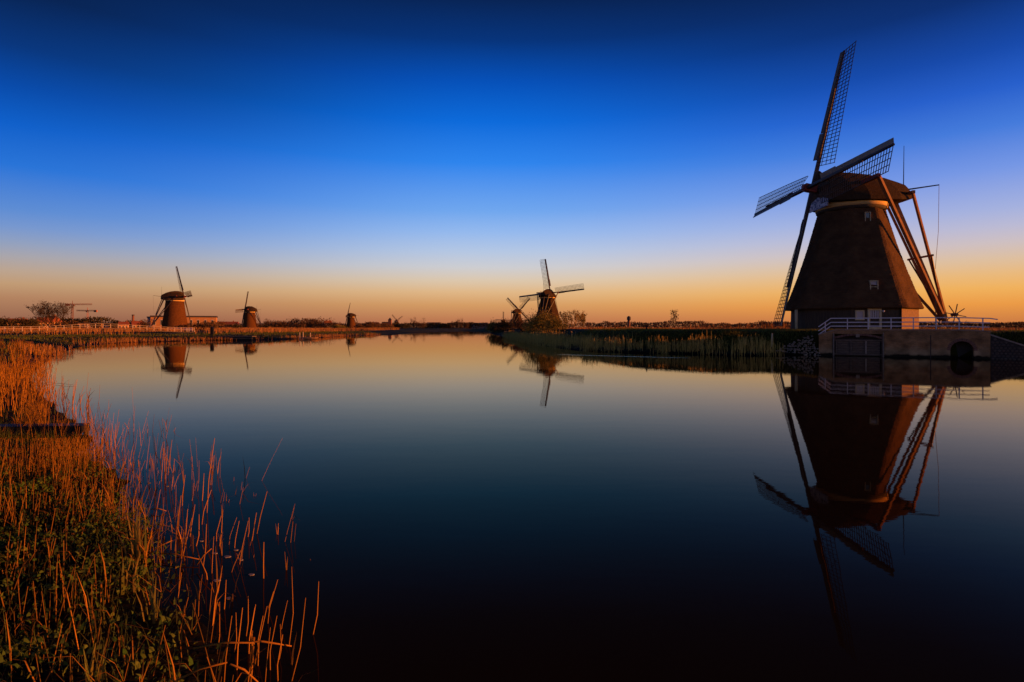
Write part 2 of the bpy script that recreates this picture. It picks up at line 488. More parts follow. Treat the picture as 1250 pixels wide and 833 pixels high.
def blades(P, Ln, width, az, droop):
    """flat leaves in two lengths: start P, length Ln, heading az, droop 0 (upright) .. 1.5 (lying)"""
    n = len(P)
    V = np.zeros((n, 3, 2, 3))
    side = np.stack([-np.sin(az), np.cos(az), np.zeros(n)], 1)
    h = np.zeros(n); z = np.zeros(n)
    for i in range(3):
        if i:
            a = droop * (.55 if i == 1 else 1.25)
            h = h + np.sin(a) * Ln / 2; z = z + np.cos(a) * Ln / 2
        c = P + np.stack([np.cos(az) * h, np.sin(az) * h, z], 1)
        w = width * (1, .85, .12)[i]
        V[:, i, 0] = c - side * w[:, None] / 2
        V[:, i, 1] = c + side * w[:, None] / 2
    base = (np.arange(n) * 6)[:, None, None]
    Q = (base + np.array([[0, 1, 3, 2], [2, 3, 5, 4]])[None]).reshape(-1, 4)
    return V.reshape(-1, 3), Q, np.repeat(rng.uniform(0, 1, n), 6)


def merge(*parts):
    V = []; Q = []; T = []; k = 0
    for v, q, t in parts:
        V.append(v); Q.append(q + k); T.append(t); k += len(v)
    return np.concatenate(V), np.concatenate(Q), np.concatenate(T)


# ------------------------------------------------------------------ the river's outline and the land
W0 = Vector((*on_water(999.5, 434), 0)); W1 = Vector((*on_water(1209, 438.5), 0))
WING = Vector((38.0, 39.6, 0))
shore = [(1.5, -4), (.6, -1), (-.5, .9), (-1.3, 2.3), on_water(232, 833), on_water(205, 720), on_water(172, 640), on_water(132, 580), on_water(104, 540),
         on_water(86, 512), on_water(56, 488), on_water(33, 463), on_water(50, 446), on_water(72, 432.5), on_water(96, 423.5), on_water(130, 420.2),
         on_water(170, 418), on_water(251, 416), on_water(330, 415), on_water(367, 414), on_water(420, 411), on_water(465, 409), on_water(505, 406.6), on_water(536, 405),
         (-30, 400), (-17, 400), on_water(598, 407), on_water(612, 410.5), on_water(630, 414.8), on_water(648, 419), on_water(669, 423), on_water(700, 427), on_water(722, 429), on_water(770, 430.8),
         on_water(817, 432), on_water(870, 433.4), on_water(920, 434.3), on_water(960, 434), (W0.x + .3, W0.y + .9), (W1.x + .3, W1.y + .9), (WING.x, WING.y + .4), (42, 38.6), (55, 34), (75, 26), (95, 5), (105, -40), (110, -300), (20, -300), (6, -60), (3, -15)]
SH = np.array(shore)


def sdist(x, y):
    """signed distance to the river's edge: positive on land"""
    x = np.asarray(x, float); y = np.asarray(y, float)
    best = np.full(x.shape, 1e18); inside = np.zeros(x.shape, bool)
    n = len(SH)
    for i in range(n):
        ax, ay = SH[i]; bx, by = SH[(i + 1) % n]
        dx, dy = bx - ax, by - ay
        t = np.clip(((x - ax) * dx + (y - ay) * dy) / (dx * dx + dy * dy), 0, 1)
        best = np.minimum(best, (x - ax - t * dx) ** 2 + (y - ay - t * dy) ** 2)
        c = ((ay > y) != (by > y)) & (x < (bx - ax) * (y - ay) / (by - ay + 1e-12) + ax)
        inside ^= c
    d = np.sqrt(best)
    return np.where(inside, -d, d)


def vnoise(x, y, s, seed=0):
    """cheap smooth value noise 0..1"""
    x = np.asarray(x) / s; y = np.asarray(y) / s
    xi = np.floor(x).astype(int); yi = np.floor(y).astype(int); fx = x - xi; fy = y - yi
    fx = fx * fx * (3 - 2 * fx); fy = fy * fy * (3 - 2 * fy)

    def h(a, b):
        v = np.sin(a * 127.1 + b * 311.7 + seed * 74.7) * 43758.5453
        return v - np.floor(v)
    return (h(xi, yi) * (1 - fx) + h(xi + 1, yi) * fx) * (1 - fy) + (h(xi, yi + 1) * (1 - fx) + h(xi + 1, yi + 1) * fx) * fy


def ss(a, b, v):
    t = np.clip((v - a) / (b - a), 0, 1)
    return t * t * (3 - 2 * t)


MILL = (34.4, 57.8)
PAD_Z = 2.02
wdir = (W1 - W0).normalized()
wn = Vector((wdir.y, -wdir.x, 0))                   # out of the wall, towards the water
if wn.y > 0: wn = -wn


def gz(x, y):
    """height of the land"""
    x = np.asarray(x, float); y = np.asarray(y, float)
    d = sdist(x, y)
    near = ss(30, 12, np.hypot(x, y))
    d = d + near * ((vnoise(x, y, .7, 61) - .5) * .5 + (vnoise(x, y, .25, 62) - .5) * .22)
    left = -.35 + .40 * ss(-1.5, .4, d) + .77 * ss(.2, 7, d) + .12 * ss(8, 30, d) + near * .25 * ss(1, 6, d)
    left = left + (vnoise(x, y, .9, 1) - .5) * .12 * ss(-.5, 1, d) * near + (vnoise(x, y, 6, 2) - .5) * .2 * ss(1, 6, d)
    right = -.5 + .65 * ss(-1.5, .4, d) + .25 * ss(.4, 3, d) + 1.6 * ss(2.2, 7.5, d) - .75 * ss(13, 24, d) * ss(12, 22, np.hypot(x - MILL[0], y - MILL[1])) * ss(40, 60, y)
    right = right + (vnoise(x, y, 5, 3) - .5) * .14 * ss(2, 6, d)
    rs = ss(-6, 6, x + .05 * (y - 60) * (y > 60) + 4)        # right bank or left bank
    rs = np.where(y < 30, ss(8, 20, x), rs)
    z = left * (1 - rs) + right * rs
    # level yard round the mill, up to the back of the quay wall
    s = (x - W0.x) * wdir.x + (y - W0.y) * wdir.y
    o = (x - W0.x) * wn.x + (y - W0.y) * wn.y               # >0: out over the water
    wl = (W1 - W0).length
    yard = ss(-3.0, .4, s) * ss(wl + 1.5, wl - .2, s) * ss(-30, -24, o) * np.where(s < .3, ss(-.25, -2.3, o), o < -.95)
    yard = np.maximum(yard, ss(14, 9.5, np.hypot(x - MILL[0], y - MILL[1])) * (o < -.95) * (d > 1.6) * np.where(s < .3, ss(-.25, -2.3, o), 1))
    z = z * (1 - yard) + PAD_Z * yard
    return z


def land_mesh():
    az = np.concatenate([np.radians(np.arange(-66, 66, .3)), np.radians(np.linspace(66, 294, 90))])
    rr = np.concatenate([[.0], np.geomspace(.4, 30, 150), np.geomspace(30.3, 110, 190), np.geomspace(112, 5000, 80)])
    A, Rr = np.meshgrid(az, rr)
    X = np.sin(A) * Rr; Y = np.cos(A) * Rr
    Z = gz(X.ravel(), Y.ravel()).reshape(X.shape)
    V = np.stack([X, Y, Z], -1).reshape(-1, 3)
    n = len(az); i, j = np.meshgrid(np.arange(len(rr) - 1), np.arange(n), indexing='ij')
    j2 = (j + 1) % n
    Q = np.stack([i * n + j, (i + 1) * n + j, (i + 1) * n + j2, i * n + j2], -1).reshape(-1, 4)
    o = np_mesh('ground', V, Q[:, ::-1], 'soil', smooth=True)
    return tag(o, kind='structure')


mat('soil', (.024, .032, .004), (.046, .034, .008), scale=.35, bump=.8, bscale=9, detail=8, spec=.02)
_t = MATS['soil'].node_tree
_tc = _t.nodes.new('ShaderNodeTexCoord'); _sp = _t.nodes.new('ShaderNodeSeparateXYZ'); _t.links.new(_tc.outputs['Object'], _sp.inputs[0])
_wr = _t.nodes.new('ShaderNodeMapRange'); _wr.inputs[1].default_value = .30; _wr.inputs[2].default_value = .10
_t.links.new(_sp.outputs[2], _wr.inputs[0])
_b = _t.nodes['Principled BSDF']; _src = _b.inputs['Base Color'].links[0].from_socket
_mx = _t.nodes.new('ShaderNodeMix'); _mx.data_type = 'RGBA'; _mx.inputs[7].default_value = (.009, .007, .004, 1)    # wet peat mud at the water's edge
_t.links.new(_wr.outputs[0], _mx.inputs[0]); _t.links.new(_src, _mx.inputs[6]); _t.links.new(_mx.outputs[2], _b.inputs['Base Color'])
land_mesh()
wm = MB().add([(-6000, -6000, 0), (6000, -6000, 0), (6000, 6000, 0), (-6000, 6000, 0)], [(0, 1, 2, 3)]).build('river_water', 'water')
tag(wm, kind='structure')


def zat(x, y):
    return float(gz(np.array([x]), np.array([y]))[0])


# ------------------------------------------------------------------ windmills
EPS = R(12.5)
PROFILE = [(2.15, 6.2), (2.5, 6.06), (4.05, 5.46), (6.1, 4.74), (8.5, 3.98), (10.4, 3.46), (11.95, 3.04)]


def prof(z):
    zs, rs = zip(*PROFILE)
    return float(np.interp(z, zs, rs))


def windmill(loc, a_deg, theta, label, octo=None, detail=True, reach=14.3, brick=False, group=None):
    """octagonal thatched (or round brick) polder mill; +x of its own frame points out along the windshaft"""
    g = empty('windmill', loc, R(a_deg))
    tag(g, label, 'windmill', group)
    n = 24 if brick else 8
    off = (R(octo) - R(a_deg)) if octo is not None else 0.

    def ring(r, z, nn=n):
        return [(r * math.cos(off + 2 * math.pi * k / nn), r * math.sin(off + 2 * math.pi * k / nn), z) for k in range(nn)]

    def octring(r, z, sub=6, rnd=.0):
        pts = []
        for k in range(8):
            a0 = off + math.pi / 4 * k; a1 = a0 + math.pi / 4
            for q in range(sub):
                t = q / sub
                x = math.cos(a0) * (1 - t) + math.cos(a1) * t; y = math.sin(a0) * (1 - t) + math.sin(a1) * t
                hh = math.hypot(x, y); k2 = 1 - (.018 if q == 0 else 0)
                pts.append((r * x * k2, r * y * k2, z))
        return pts
    if brick:
        MB().rings([ring(np.interp(z, (0, 2.2, 6, 12.1), (5.35, 5.1, 4.5, 3.75)), z) for z in (-.6, 1, 2.2, 4, 6, 8, 10, 12.1)]).build('tower_wall', 'tower_brick', g, True)
    else:
        MB().rings([octring(5.62, -.6), octring(5.55, 2.3)]).build('base_wall', 'tar_wood', g)
        zs = np.linspace(2.15, 11.95, 85 if detail else 15)
        tj = random.Random(3)
        th = MB()
        sbn = 14 if detail else 6
        rr = [octring(5.0, 2.3, sbn), octring(6.1, 2.1, sbn), octring(6.2, 2.2, sbn)] + [[(x * q_, y * q_, z_ + tj.uniform(-.015, .015)) for x, y, z_ in octring(prof(z) + (.022 if k_ % 2 else 0) * detail, z, 14 if detail else 6) for q_ in (1 + tj.uniform(-.0035, .0035) * detail,)] for k_, z in enumerate(zs[1:])]
        th.rings(rr, cap0=False).build('thatch', 'thatch' if detail else 'thatch_far_shaded', g)
    kb = .62 if brick else 0.
    # curb under the cap, painted cream, and its dark foot
    c = [[(r * math.cos(t), r * math.sin(t), z) for t in np.linspace(0, 2 * math.pi, 33)[:-1]] for r, z in ((2.95 + kb, 11.9), (3.12 + kb, 12.02), (3.12 + kb, 12.2))]
    MB().rings(c).build('curb_foot', 'tar_wood', g, True)
    c = [[(r * math.cos(t), r * math.sin(t), z) for t in np.linspace(0, 2 * math.pi, 49)[:-1]] for r, z in ((3.05 + kb, 12.2), (3.17 + kb, 12.22), (3.24 + kb, 12.82), (2.9 + kb, 12.83))]
    MB().rings(c).build('curb_band', 'cream', g, True)
    # cap
    st = [(-5.05, .95, 13.35, 14.5), (-4.9, 1.25, 13.15, 14.75), (-4.2, 1.95, 12.9, 15.05), (-3, 2.85, 12.72, 15.5), (-1.5, 3.4, 12.62, 15.86), (0, 3.6, 12.6, 16.06), (1.3, 3.5, 12.6, 16.12),
          (2.3, 3.0, 12.66, 16.1), (3.05, 2.4, 12.8, 16.02)]
    st = [(x * (1.09 if x < 0 else 1), w, zb, zt) for x, w, zb, zt in st]
    if brick: st = [(x, w * 1.16, zb, zt + .95 * (w / 3.6) ** 1.5) for x, w, zb, zt in st]
    rs = []
    for x, w, zb, zt in st:
        us = np.linspace(0, 1, 9)
        left = [(x, w * (1 - u ** (1.15 if brick else 1.55)) if u < 1 else 0., zb + (zt - zb) * u) for u in us]
        right = [(x, -y, z) for (_, y, z) in left[:-1]][::-1]
        und = [(x, -w * .86, zb - .06), (x, w * .86, zb - .06)]
        rs.append(left + right + und)
    MB().rings(rs).build('cap', 'thatch_cap', g)
    sh = Vector((math.cos(EPS), 0, math.sin(EPS))); v = Vector((-math.sin(EPS), 0, math.cos(EPS))); u = Vector((0, -1, 0))
    H = Vector((4.0, 0, 14.5))
    fm = MB()
    fm.prism([(-2.35, 12.85), (2.35, 12.85), (1.9, 14.4), (.9, 15.7), (0, 16.3), (-.9, 15.7), (-1.9, 14.4)], (3.06, 0, 0), (0, 1, 0), (0, 0, 1), (.09, 0, 0))
    fm.build('cap_front', 'tar_wood', g)
    MB().prism([(-1.9, 12.35), (1.9, 12.35), (2.1, 13.0), (1.0, 13.35), (0, 13.55), (-1.0, 13.35), (-2.1, 13.0)], (3.17, 0, 0), (0, 1, 0), (0, 0, 1), (.08, 0, 0)).build('beard_board', 'blue_white', g)
    MB().tube([H - sh * 1.6, H - sh * .55], [.3, .34], 10).build('windshaft', 'stock_dark', g, True)
    hb = MB(); hb.beam(H - sh * .55, H + sh * .62, .72, .72, up=tuple(v)); hb.beam(H + sh * .62, H + sh * .8, .5, .5, up=tuple(v)); hb.build('shaft_head', 'red_paint', g)
    # sails
    nb = 32 if detail else 22
    for k in range(4):
        t = R(theta) + k * math.pi / 2
        e = (v * math.cos(t) + u * math.sin(t)).normalized()
        l = (v * math.sin(t) - u * math.cos(t)).normalized()
        o = H + sh * (.3 if k % 2 else -.22)
        stock = MB()
        kf = 1 if detail else min(2.6, max(1.3, loc[1] / 190))
        stock.beam(o, o + e * 5, .3 * kf, .34 * kf, .27 * kf, .3 * kf, up=tuple(sh)); stock.beam(o + e * 5, o + e * reach, .27 * kf, .3 * kf, .14 * kf, .16 * kf, up=tuple(sh))
        sail = stock.build('sail', 'stock_dark', g)

        def pt(r, w):
            b = R(np.interp(r, (2, 6, 14.3), (21, 14, 2)))
            return o + e * r + (l * math.cos(b) - sh * math.sin(b)) * w
        rs_ = np.linspace(2.35, reach - .05, nb)
        wid = 2.12
        bt = .056 if detail else .085
        if detail:
            for r in rs_:
                MB().beam(pt(r, -.12), pt(r, wid), bt, bt * .7, up=tuple(sh)).build('crossbar', 'lattice', sail)
            for w in (.55, 1.08, 1.6, wid):
                m = MB(); seg = np.linspace(rs_[0], rs_[-1], 8)
                for r0, r1 in zip(seg[:-1], seg[1:]): m.beam(pt(r0, w) + sh * .05, pt(r1, w) + sh * .05, bt, bt * .7, up=tuple(sh))
                m.build('lath', 'lattice', sail)
        else:
            m = MB()
            for r in rs_: m.beam(pt(r, -.12), pt(r, wid), bt, bt * .7, up=tuple(sh))
            for w in (.55, 1.08, 1.6, wid): m.beam(pt(rs_[0], w), pt(rs_[-1], w), bt, bt * .7, up=tuple(sh))
            m.build('lattice', 'lattice', sail)
        # leading boards, four lengths
        ends = np.linspace(3.0, reach, 5)
        for q in range(4):
            r0, r1 = ends[q] + .015, ends[q + 1] - .015
            w0 = -.50 if q else -.62
            a = [pt(r0, -.1), pt(r1, -.1), pt(r1, w0) + sh * .10, pt(r0, w0) + sh * .10]
            bb = MB(); bb.add(a + [p + sh * .04 for p in a], [(0, 1, 2, 3), (7, 6, 5, 4), (0, 4, 5, 1), (1, 5, 6, 2), (2, 6, 7, 3), (3, 7, 4, 0)])
            bb.build('wind_board', 'board_grey', sail)
        if detail:
            # the sailcloth, rolled up along the back of the stock
            ns = 14
            MB().tube([pt(r, .16) + sh * (.16 + .02 * math.sin(r * 2)) for r in np.linspace(3.2, reach * .72, ns)], [.10 + .02 * math.sin(i * 1.7) for i in range(ns)], 7).build('rolled_sailcloth', 'cloth', sail, True)
    # tail
    bw = 'beam_wood' if detail else 'stock_dark'
    MB().beam((-4.2, 0, 13.35), (-9.4, 0, .6), .34, .38).build('tail_pole', bw, g)
    MB().beam((-.05, -4.75, 14.55), (-.05, 4.75, 14.55), .34, .36).build('long_cross_beam', 'red_paint', g)
    MB().beam((-4.7, -2.4, 13.5), (-4.7, 2.4, 13.5), .28, .3).build('short_cross_beam', bw, g)
    for s in (-1, 1):
        MB().beam((-.1, s * 4.55, 14.6), (-9.05, s * .34, 1.0), .31, .27, .27, .24).build('long_brace', bw, g)
        MB().beam((-4.7, s * 2.2, 13.55), (-9.08, s * .38, 1.25), .22, .22).build('short_brace', bw, g)
        MB().beam((-6.8, s * 1.7, 7.35), (-8.75, s * .2, 2.2), .14, .14).build('lower_strut', 'stock_dark', g)
    MB().beam((-6.82, -1.9, 7.4), (-6.82, 1.9, 7.4), .16, .18).build('tail_cross_bar', bw, g)
    MB().beam((-3.0, .1, 13.9), (-8.5, .25, 14.65), .14, .16, .1, .1).build('brake_lever', 'stock_dark', g)
    MB().tube([(-8.5, .25, 14.6), (-8.4, .3, 10), (-8.1, .3, 6.2)], [.022, .02, .02], 5).build('brake_rope', 'iron', g)
    MB().tube([(-5.2, 0, 14.5), (-5.25, 0, 18.7)], [.05, .025], 6).build('lightning_rod', 'iron', g)
    # capstan on the tail
    cw = Vector((-9.85, .55, 1.62))
    wh = MB(); wh.tube([cw + Vector((0, -.45, 0)), cw + Vector((0, .25, 0))], [.16, .16], 10)
    capstan = wh.build('capstan', 'stock_dark', g)
    for k in range(8):
        t = k * math.pi / 4 + .2
        d = Vector((math.cos(t), 0, math.sin(t)))
        MB().beam(cw + d * .1, cw + d * 1.08, .065, .065, up=(0, 1, 0)).build('spoke', 'stock_dark', capstan)
    return g


mat('cloth', (.12, .09, .07), (.08, .06, .05), scale=6)

OCT = math.degrees(math.atan2(-MILL[1], -MILL[0]))
big = windmill((MILL[0], MILL[1], PAD_Z - .05), 177.1, -.6, 'large thatched windmill with cream band behind the brick quay at right', OCT)


# openings of the large mill, on the facet right of the corner that faces the camera
def facet_frame(nang):
    nw = Vector((math.cos(R(nang)), math.sin(R(nang)), 0))
    return nw, Vector((-nw.y, nw.x, 0))


Minv = (Matrix.Translation((MILL[0], MILL[1], PAD_Z - .05)) @ Matrix.Rotation(R(177.1), 4, 'Z')).inverted()


def facet_hit(px, py, nang, apo):
    """where the ray through a pixel meets the facet plane with apothem apo"""
    nw, tw = facet_frame(nang)
    ray = Vector(((px - 625) / FPX, 1, -(py - 400) / FPX))
    c0 = Vector((0, 0, CAM_H)); cc = Vector((MILL[0], MILL[1], 0))
    d = (apo - (c0 - cc).dot(nw)) / ray.dot(nw)
    return c0 + ray * d


def opening(name, px0, px1, py0, py1, nang, apo, fw, proud, kind='window', panemat='pane'):
    nw, tw = facet_frame(nang)
    a = facet_hit(px0, py1, nang, apo); b = facet_hit(px1, py0, nang, apo)
    w = (b - a).dot(tw); hgt = b.z - a.z
    Mloc = Minv.to_3x3()
    p0 = Minv @ a; ex = Mloc @ tw; ez = Vector((0, 0, 1)); nl = Mloc @ nw
    m = MB()
    for (x0, x1, z0, z1) in ((0, fw, 0, hgt), (w - fw, w, 0, hgt), (fw, w - fw, hgt - fw, hgt), (fw, w - fw, 0, fw)):
        m.prism([(x0, z0), (x1, z0), (x1, z1), (x0, z1)], p0 - nl * .35, ex, ez, nl * (.35 + proud))
    o = m.build(name, 'frame_cream', big)
    return o, p0, ex, ez, nl, w, hgt, fw


FA = OCT + 22.5
c8 = math.cos(R(22.5))
zu = CAM_H + (400 - 267) / FPX * 56
o, p0, ex, ez, nl, w, hgt, fw = opening('window', 1055.5, 1062.5, 259, 274, FA, prof(11.1) * c8 + .06, .06, .10)
MB().prism([(fw, hgt * .4), (w - fw, hgt * .4), (w - fw, hgt - fw), (fw, hgt - fw)], p0 - nl * .06, ex, ez, nl * .05).build('pane', 'pane', o)
MB().prism([(fw, fw), (w - fw, fw), (w - fw, hgt * .38), (fw, hgt * .38)], p0 - nl * .06, ex, ez, nl * .1).build('sill_panel', 'frame_cream', o)
o, p0, ex, ez, nl, w, hgt, fw = opening('window', 1061.5, 1071.5, 342.5, 355.5, FA, prof(4.3) * c8 + .02, .07, .12)
MB().prism([(fw, hgt * .45), (w - fw, hgt * .45), (w - fw, hgt - fw), (fw, hgt - fw)], p0 - nl * .06, ex, ez, nl * .05).build('pane', 'pane_light', o)
MB().prism([(fw, fw), (w - fw, fw), (w - fw, hgt * .42), (fw, hgt * .42)], p0 - nl * .06, ex, ez, nl * .12).build('sill_panel', 'frame_cream', o)
AB = 5.57 * c8
o, p0, ex, ez, nl, w, hgt, fw = opening('door_frame', 1059, 1076, 376.5, 402, FA, AB + .02, .2, .06)
dl = MB().prism([(fw, .05), (w - fw, .05), (w - fw, hgt * .5), (fw, hgt * .5)], p0 - nl * .05, ex, ez, nl * .06).build('door', 'tar_wood', o)
for q in range(4):
    x0 = fw + (w - 2 * fw) * q / 4
    MB().prism([(x0 + .03, hgt * .53), (x0 + (w - 2 * fw) / 4 - .02, hgt * .53), (x0 + (w - 2 * fw) / 4 - .02, hgt - fw), (x0 + .03, hgt - fw)], p0 - nl * .05, ex, ez, nl * .05).build('door_pane', 'pane_light', o)
o, p0, ex, ez, nl, w, hgt, fw = opening('window', 1044, 1055, 379, 391, FA, AB + .02, .1, .06)
MB().prism([(fw, fw), (w - fw, fw), (w - fw, hgt - fw), (fw, hgt - fw)], p0 - nl * .05, ex, ez, nl * .04).build('pane', 'pane_light', o)
p = facet_hit(1078.5, 380, FA, AB + .1)
pl = Minv @ p
MB().tube([pl + Vector((0, 0, -.12)), pl, pl + Vector((0, 0, .1))], [.05, .12, .05], 8).build('wall_lamp', 'white_paint', big, True)
# brick facet on the sunlit side of the base, and a pale drain pipe at the other side
for nang, mt, r0 in ((OCT + 67.5, 'base_brick', 5.64),):
    nw, tw = facet_frame(nang)
    ap = r0 * c8; half = r0 * math.sin(R(22.5)) - .06
    Ml = Minv.to_3x3(); pc = Minv @ (Vector((MILL[0], MILL[1], PAD_Z - .3)) + nw * (ap - .02))
    MB().prism([(-half, 0), (half, 0), (half, 2.35), (-half, 2.35)], pc, Ml @ tw, (0, 0, 1), Ml @ nw * .07).build('brick_facing', 'base_brick', big)
p = facet_hit(972, 392, OCT - 22.5, AB + .12)
pl = Minv @ p
MB().tube([(pl.x, pl.y, 0), (pl.x, pl.y, 2.1)], [.12, .16], 8).build('drain_pipe', 'frame_cream', big, True)


def far_mill(px, py_hub, a_deg, theta, label, brick, Y, dz=0):
    X = (px - 625) / FPX * Y
    hubz = CAM_H - (py_hub - 400) / FPX * Y
    return windmill((X, Y, hubz - 14.5 + dz), a_deg, theta, label, math.degrees(math.atan2(-Y, -X)) + 22.5, False, 14.3, brick)


far_mill(213.5, 362, 40, 0, 'brown brick windmill with edge-on sails beside the white footbridge', True, 262)
far_mill(305, 378, 182, -4, 'small brick windmill facing left behind the dark landing stage', True, 440)
far_mill(428.5, 385, 192, -4, 'tiny brick windmill above the shrubs on the far left bank', True, 640)
far_mill(484, 391.5, -70, 40, 'faint tiny windmill beside the church tower on the horizon', True, 1120)
far_mill(668.5, 357.5, 68, -6, 'thatched windmill seen from behind among willows on the right bank', False, 232)
far_mill(631, 379.5, 60, 47, 'small thatched windmill with diagonal sails left of the willow-side mill', False, 440)
far_mill(614, 391, 75, 4, 'half hidden distant windmill above dark bushes at the river bend', False, 930)


# ------------------------------------------------------------------ quay wall, railing, revetments
qz = math.atan2(wdir.y, wdir.x)
quay = empty('quay_wall', (W0.x, W0.y, 0), qz)
tag(quay, 'brick quay wall with timber sluice gate and arched culvert below the railing', 'wall')
WL = (W1 - W0).length


def wall_s(px):
    k = (px - 625) / FPX
    # W0 + s*wdir on the ray x = k*y
    return (k * W0.y - W0.x) / (wdir.x - k * wdir.y)


g0, g1 = wall_s(1016), wall_s(1079.5)
a0, a1 = wall_s(1160), wall_s(1189)
top = 2.08
ac = (a0 + a1) / 2; ar = (a1 - a0) / 2; spring = 1.28 - ar
poly = [(0, -.8), (g0, -.8), (g0, 1.78), (g1, 1.78), (g1, -.8), (a0, -.8)] + [(ac - ar * math.cos(t), spring + ar * math.sin(t)) for t in np.linspace(0, math.pi, 17)] + [(a1, -.8), (WL, -.8), (WL, 1.96), (WL * .9, 2.06), (WL * .78, top), (1.2, top), (.1, 1.72), (0, 1.66)]
wall = MB().prism([(s, z) for s, z in poly], (0, 0, 0), (1, 0, 0), (0, 0, 1), (0, .45, 0)).build('wall', 'quay_brick', quay)
# the dark chamber behind each opening
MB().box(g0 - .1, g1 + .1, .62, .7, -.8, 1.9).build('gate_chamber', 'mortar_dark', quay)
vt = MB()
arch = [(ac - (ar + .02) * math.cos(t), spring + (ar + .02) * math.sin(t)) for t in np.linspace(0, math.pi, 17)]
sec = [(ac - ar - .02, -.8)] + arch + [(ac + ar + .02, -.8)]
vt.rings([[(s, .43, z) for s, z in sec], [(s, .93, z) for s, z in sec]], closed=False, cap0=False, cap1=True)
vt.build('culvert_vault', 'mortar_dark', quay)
# voussoirs round the culvert
mat('arch_brick_a', (.16, .08, .055), (.11, .06, .045), scale=6, bump=.3)
mat('arch_brick_b', (.2, .1, .07), (.14, .075, .055), scale=6, bump=.3)
for k in range(19):
    t0 = math.pi * k / 19 + .014; t1 = math.pi * (k + 1) / 19 - .014
    pts = [(ac - r * math.cos(t), spring + r * math.sin(t)) for r, t in ((ar - .005, t0), (ar + .21, t0), (ar + .21, t1), (ar - .005, t1))]
    MB().prism(pts, (0, -.015, 0), (1, 0, 0), (0, 0, 1), (0, .2, 0)).build('arch_brick', 'arch_brick_a' if k % 2 else 'arch_brick_b', quay)
# turf strip behind the wall
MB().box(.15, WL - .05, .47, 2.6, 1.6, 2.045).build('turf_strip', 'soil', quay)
# coping
MB().box(1.2, WL * .78, -.05, .5, top + .003, top + .085).build('coping', 'concrete', quay)
MB().prism([(WL * .78 + .01, top + .003), (WL * .9, 2.063), (WL + .05, 1.963), (WL + .05, 2.04), (WL * .9, 2.145), (WL * .78 + .01, top + .085)], (0, -.05, 0), (1, 0, 0), (0, 0, 1), (0, .55, 0)).build('coping', 'concrete', quay)
MB().prism([(-.04, 1.665), (.1, 1.724), (1.19, 2.084), (1.19, 2.165), (.1, 1.80), (-.04, 1.74)], (0, -.05, 0), (1, 0, 0), (0, 0, 1), (0, .55, 0)).build('coping', 'concrete', quay)
# flat brick relieving arch over the gate
gm = (g0 + g1) / 2; gw = (g1 - g0) / 2
for k in range(15):
    x0 = g0 + .1 + (2 * gw - .2) * k / 15 + .012; x1 = g0 + .1 + (2 * gw - .2) * (k + 1) / 15 - .012
    zf = lambda x: 1.33 + .32 * (1 - ((x - gm) / gw) ** 2)
    MB().prism([(x0, zf(x0)), (x1, zf(x1)), (x1, zf(x1) + .17), (x0, zf(x0) + .17)], (0, .04, 0), (1, 0, 0), (0, 0, 1), (0, .2, 0)).build('arch_brick', 'arch_brick_b' if k % 3 else 'arch_brick_a', quay)
MB().box(gm - .13, gm + .13, .015, .25, 1.52, 1.775).build('keystone', 'concrete', quay)
# gate: posts, frame and three fields of planks
gate = MB()
gate.box(g0 + .02, g0 + .16, -.02, .25, -.6, 1.76); gate.box(g1 - .16, g1 - .02, -.02, .25, -.6, 1.76)
gate.box(g0 + .16, g1 - .16, .2, .32, .08, .2); gate.box(g0 + .16, g1 - .16, .2, .32, 1.2, 1.32)
gobj = gate.build('sluice_gate', 'old_wood', quay)
fields = np.linspace(g0 + .3, g1 - .2, 4)
for q in range(3):
    MB().box(fields[q] - .06, fields[q] + .06, .17, .3, .2, 1.2).build('gate_stile', 'concrete' if q == 2 else 'old_wood', gobj)
    zz = np.linspace(.21, 1.19, 6)
    for r in range(5):
        MB().box(fields[q] + .075, fields[q + 1] - .075, .33 + .01 * ((r * 7 + q) % 3), .4, zz[r] + .012, zz[r + 1] - .012).build('plank', 'old_wood', gobj)
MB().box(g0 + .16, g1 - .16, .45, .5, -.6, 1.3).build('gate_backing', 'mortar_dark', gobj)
for s in (g0 + .09, g1 - .05):
    MB().tube([(s, -.05, -.2), (s, -.05, 1.9)], [.03, .03], 6).build('gate_rod', 'concrete', gobj)
# buttress joint
MB().box(wall_s(1136) - .03, wall_s(1136) + .03, -.012, .1, -.3, 1.72).build('expansion_joint', 'mortar_dark', quay)

# railing along the quay
rail = empty('railing', (W0.x, W0.y, 0), qz)
tag(rail, 'white three-bar metal railing along the top of the brick quay', 'railing')
posts = [1007.3, 1034.5, 1060, 1088, 1115.3, 1143.3, 1171.5, 1200.5]
rz = lambda s: float(np.interp(s, (0, wall_s(1014), WL * .8, WL, WL + .6), (2.36, 3.06, 3.06, 2.98, 2.86)))
for i, px in enumerate(posts):
    s = wall_s(px)
    zb = float(np.interp(s, (0, 1.2, WL * .78, WL), (1.72, top + .08, top + .08, 1.98)))
    MB().box(s - .035, s + .035, .18, .25, zb, rz(s)).build('post', 'white_paint', rail)
for dz in (0, -.33, -.64):
    ss_ = [wall_s(999), wall_s(1014), WL * .8, WL, WL + (.45 if dz == 0 else -.35)]
    m = MB()
    for s0, s1 in zip(ss_[:-1], ss_[1:]):
        if s1 <= s0: s0 = s1 - .02
        m.beam((s0, .215, rz(s0) + dz - .01), (s1, .215, rz(s1) + dz - .01), .06, .075)
    m.build('rail', 'white_paint', rail)

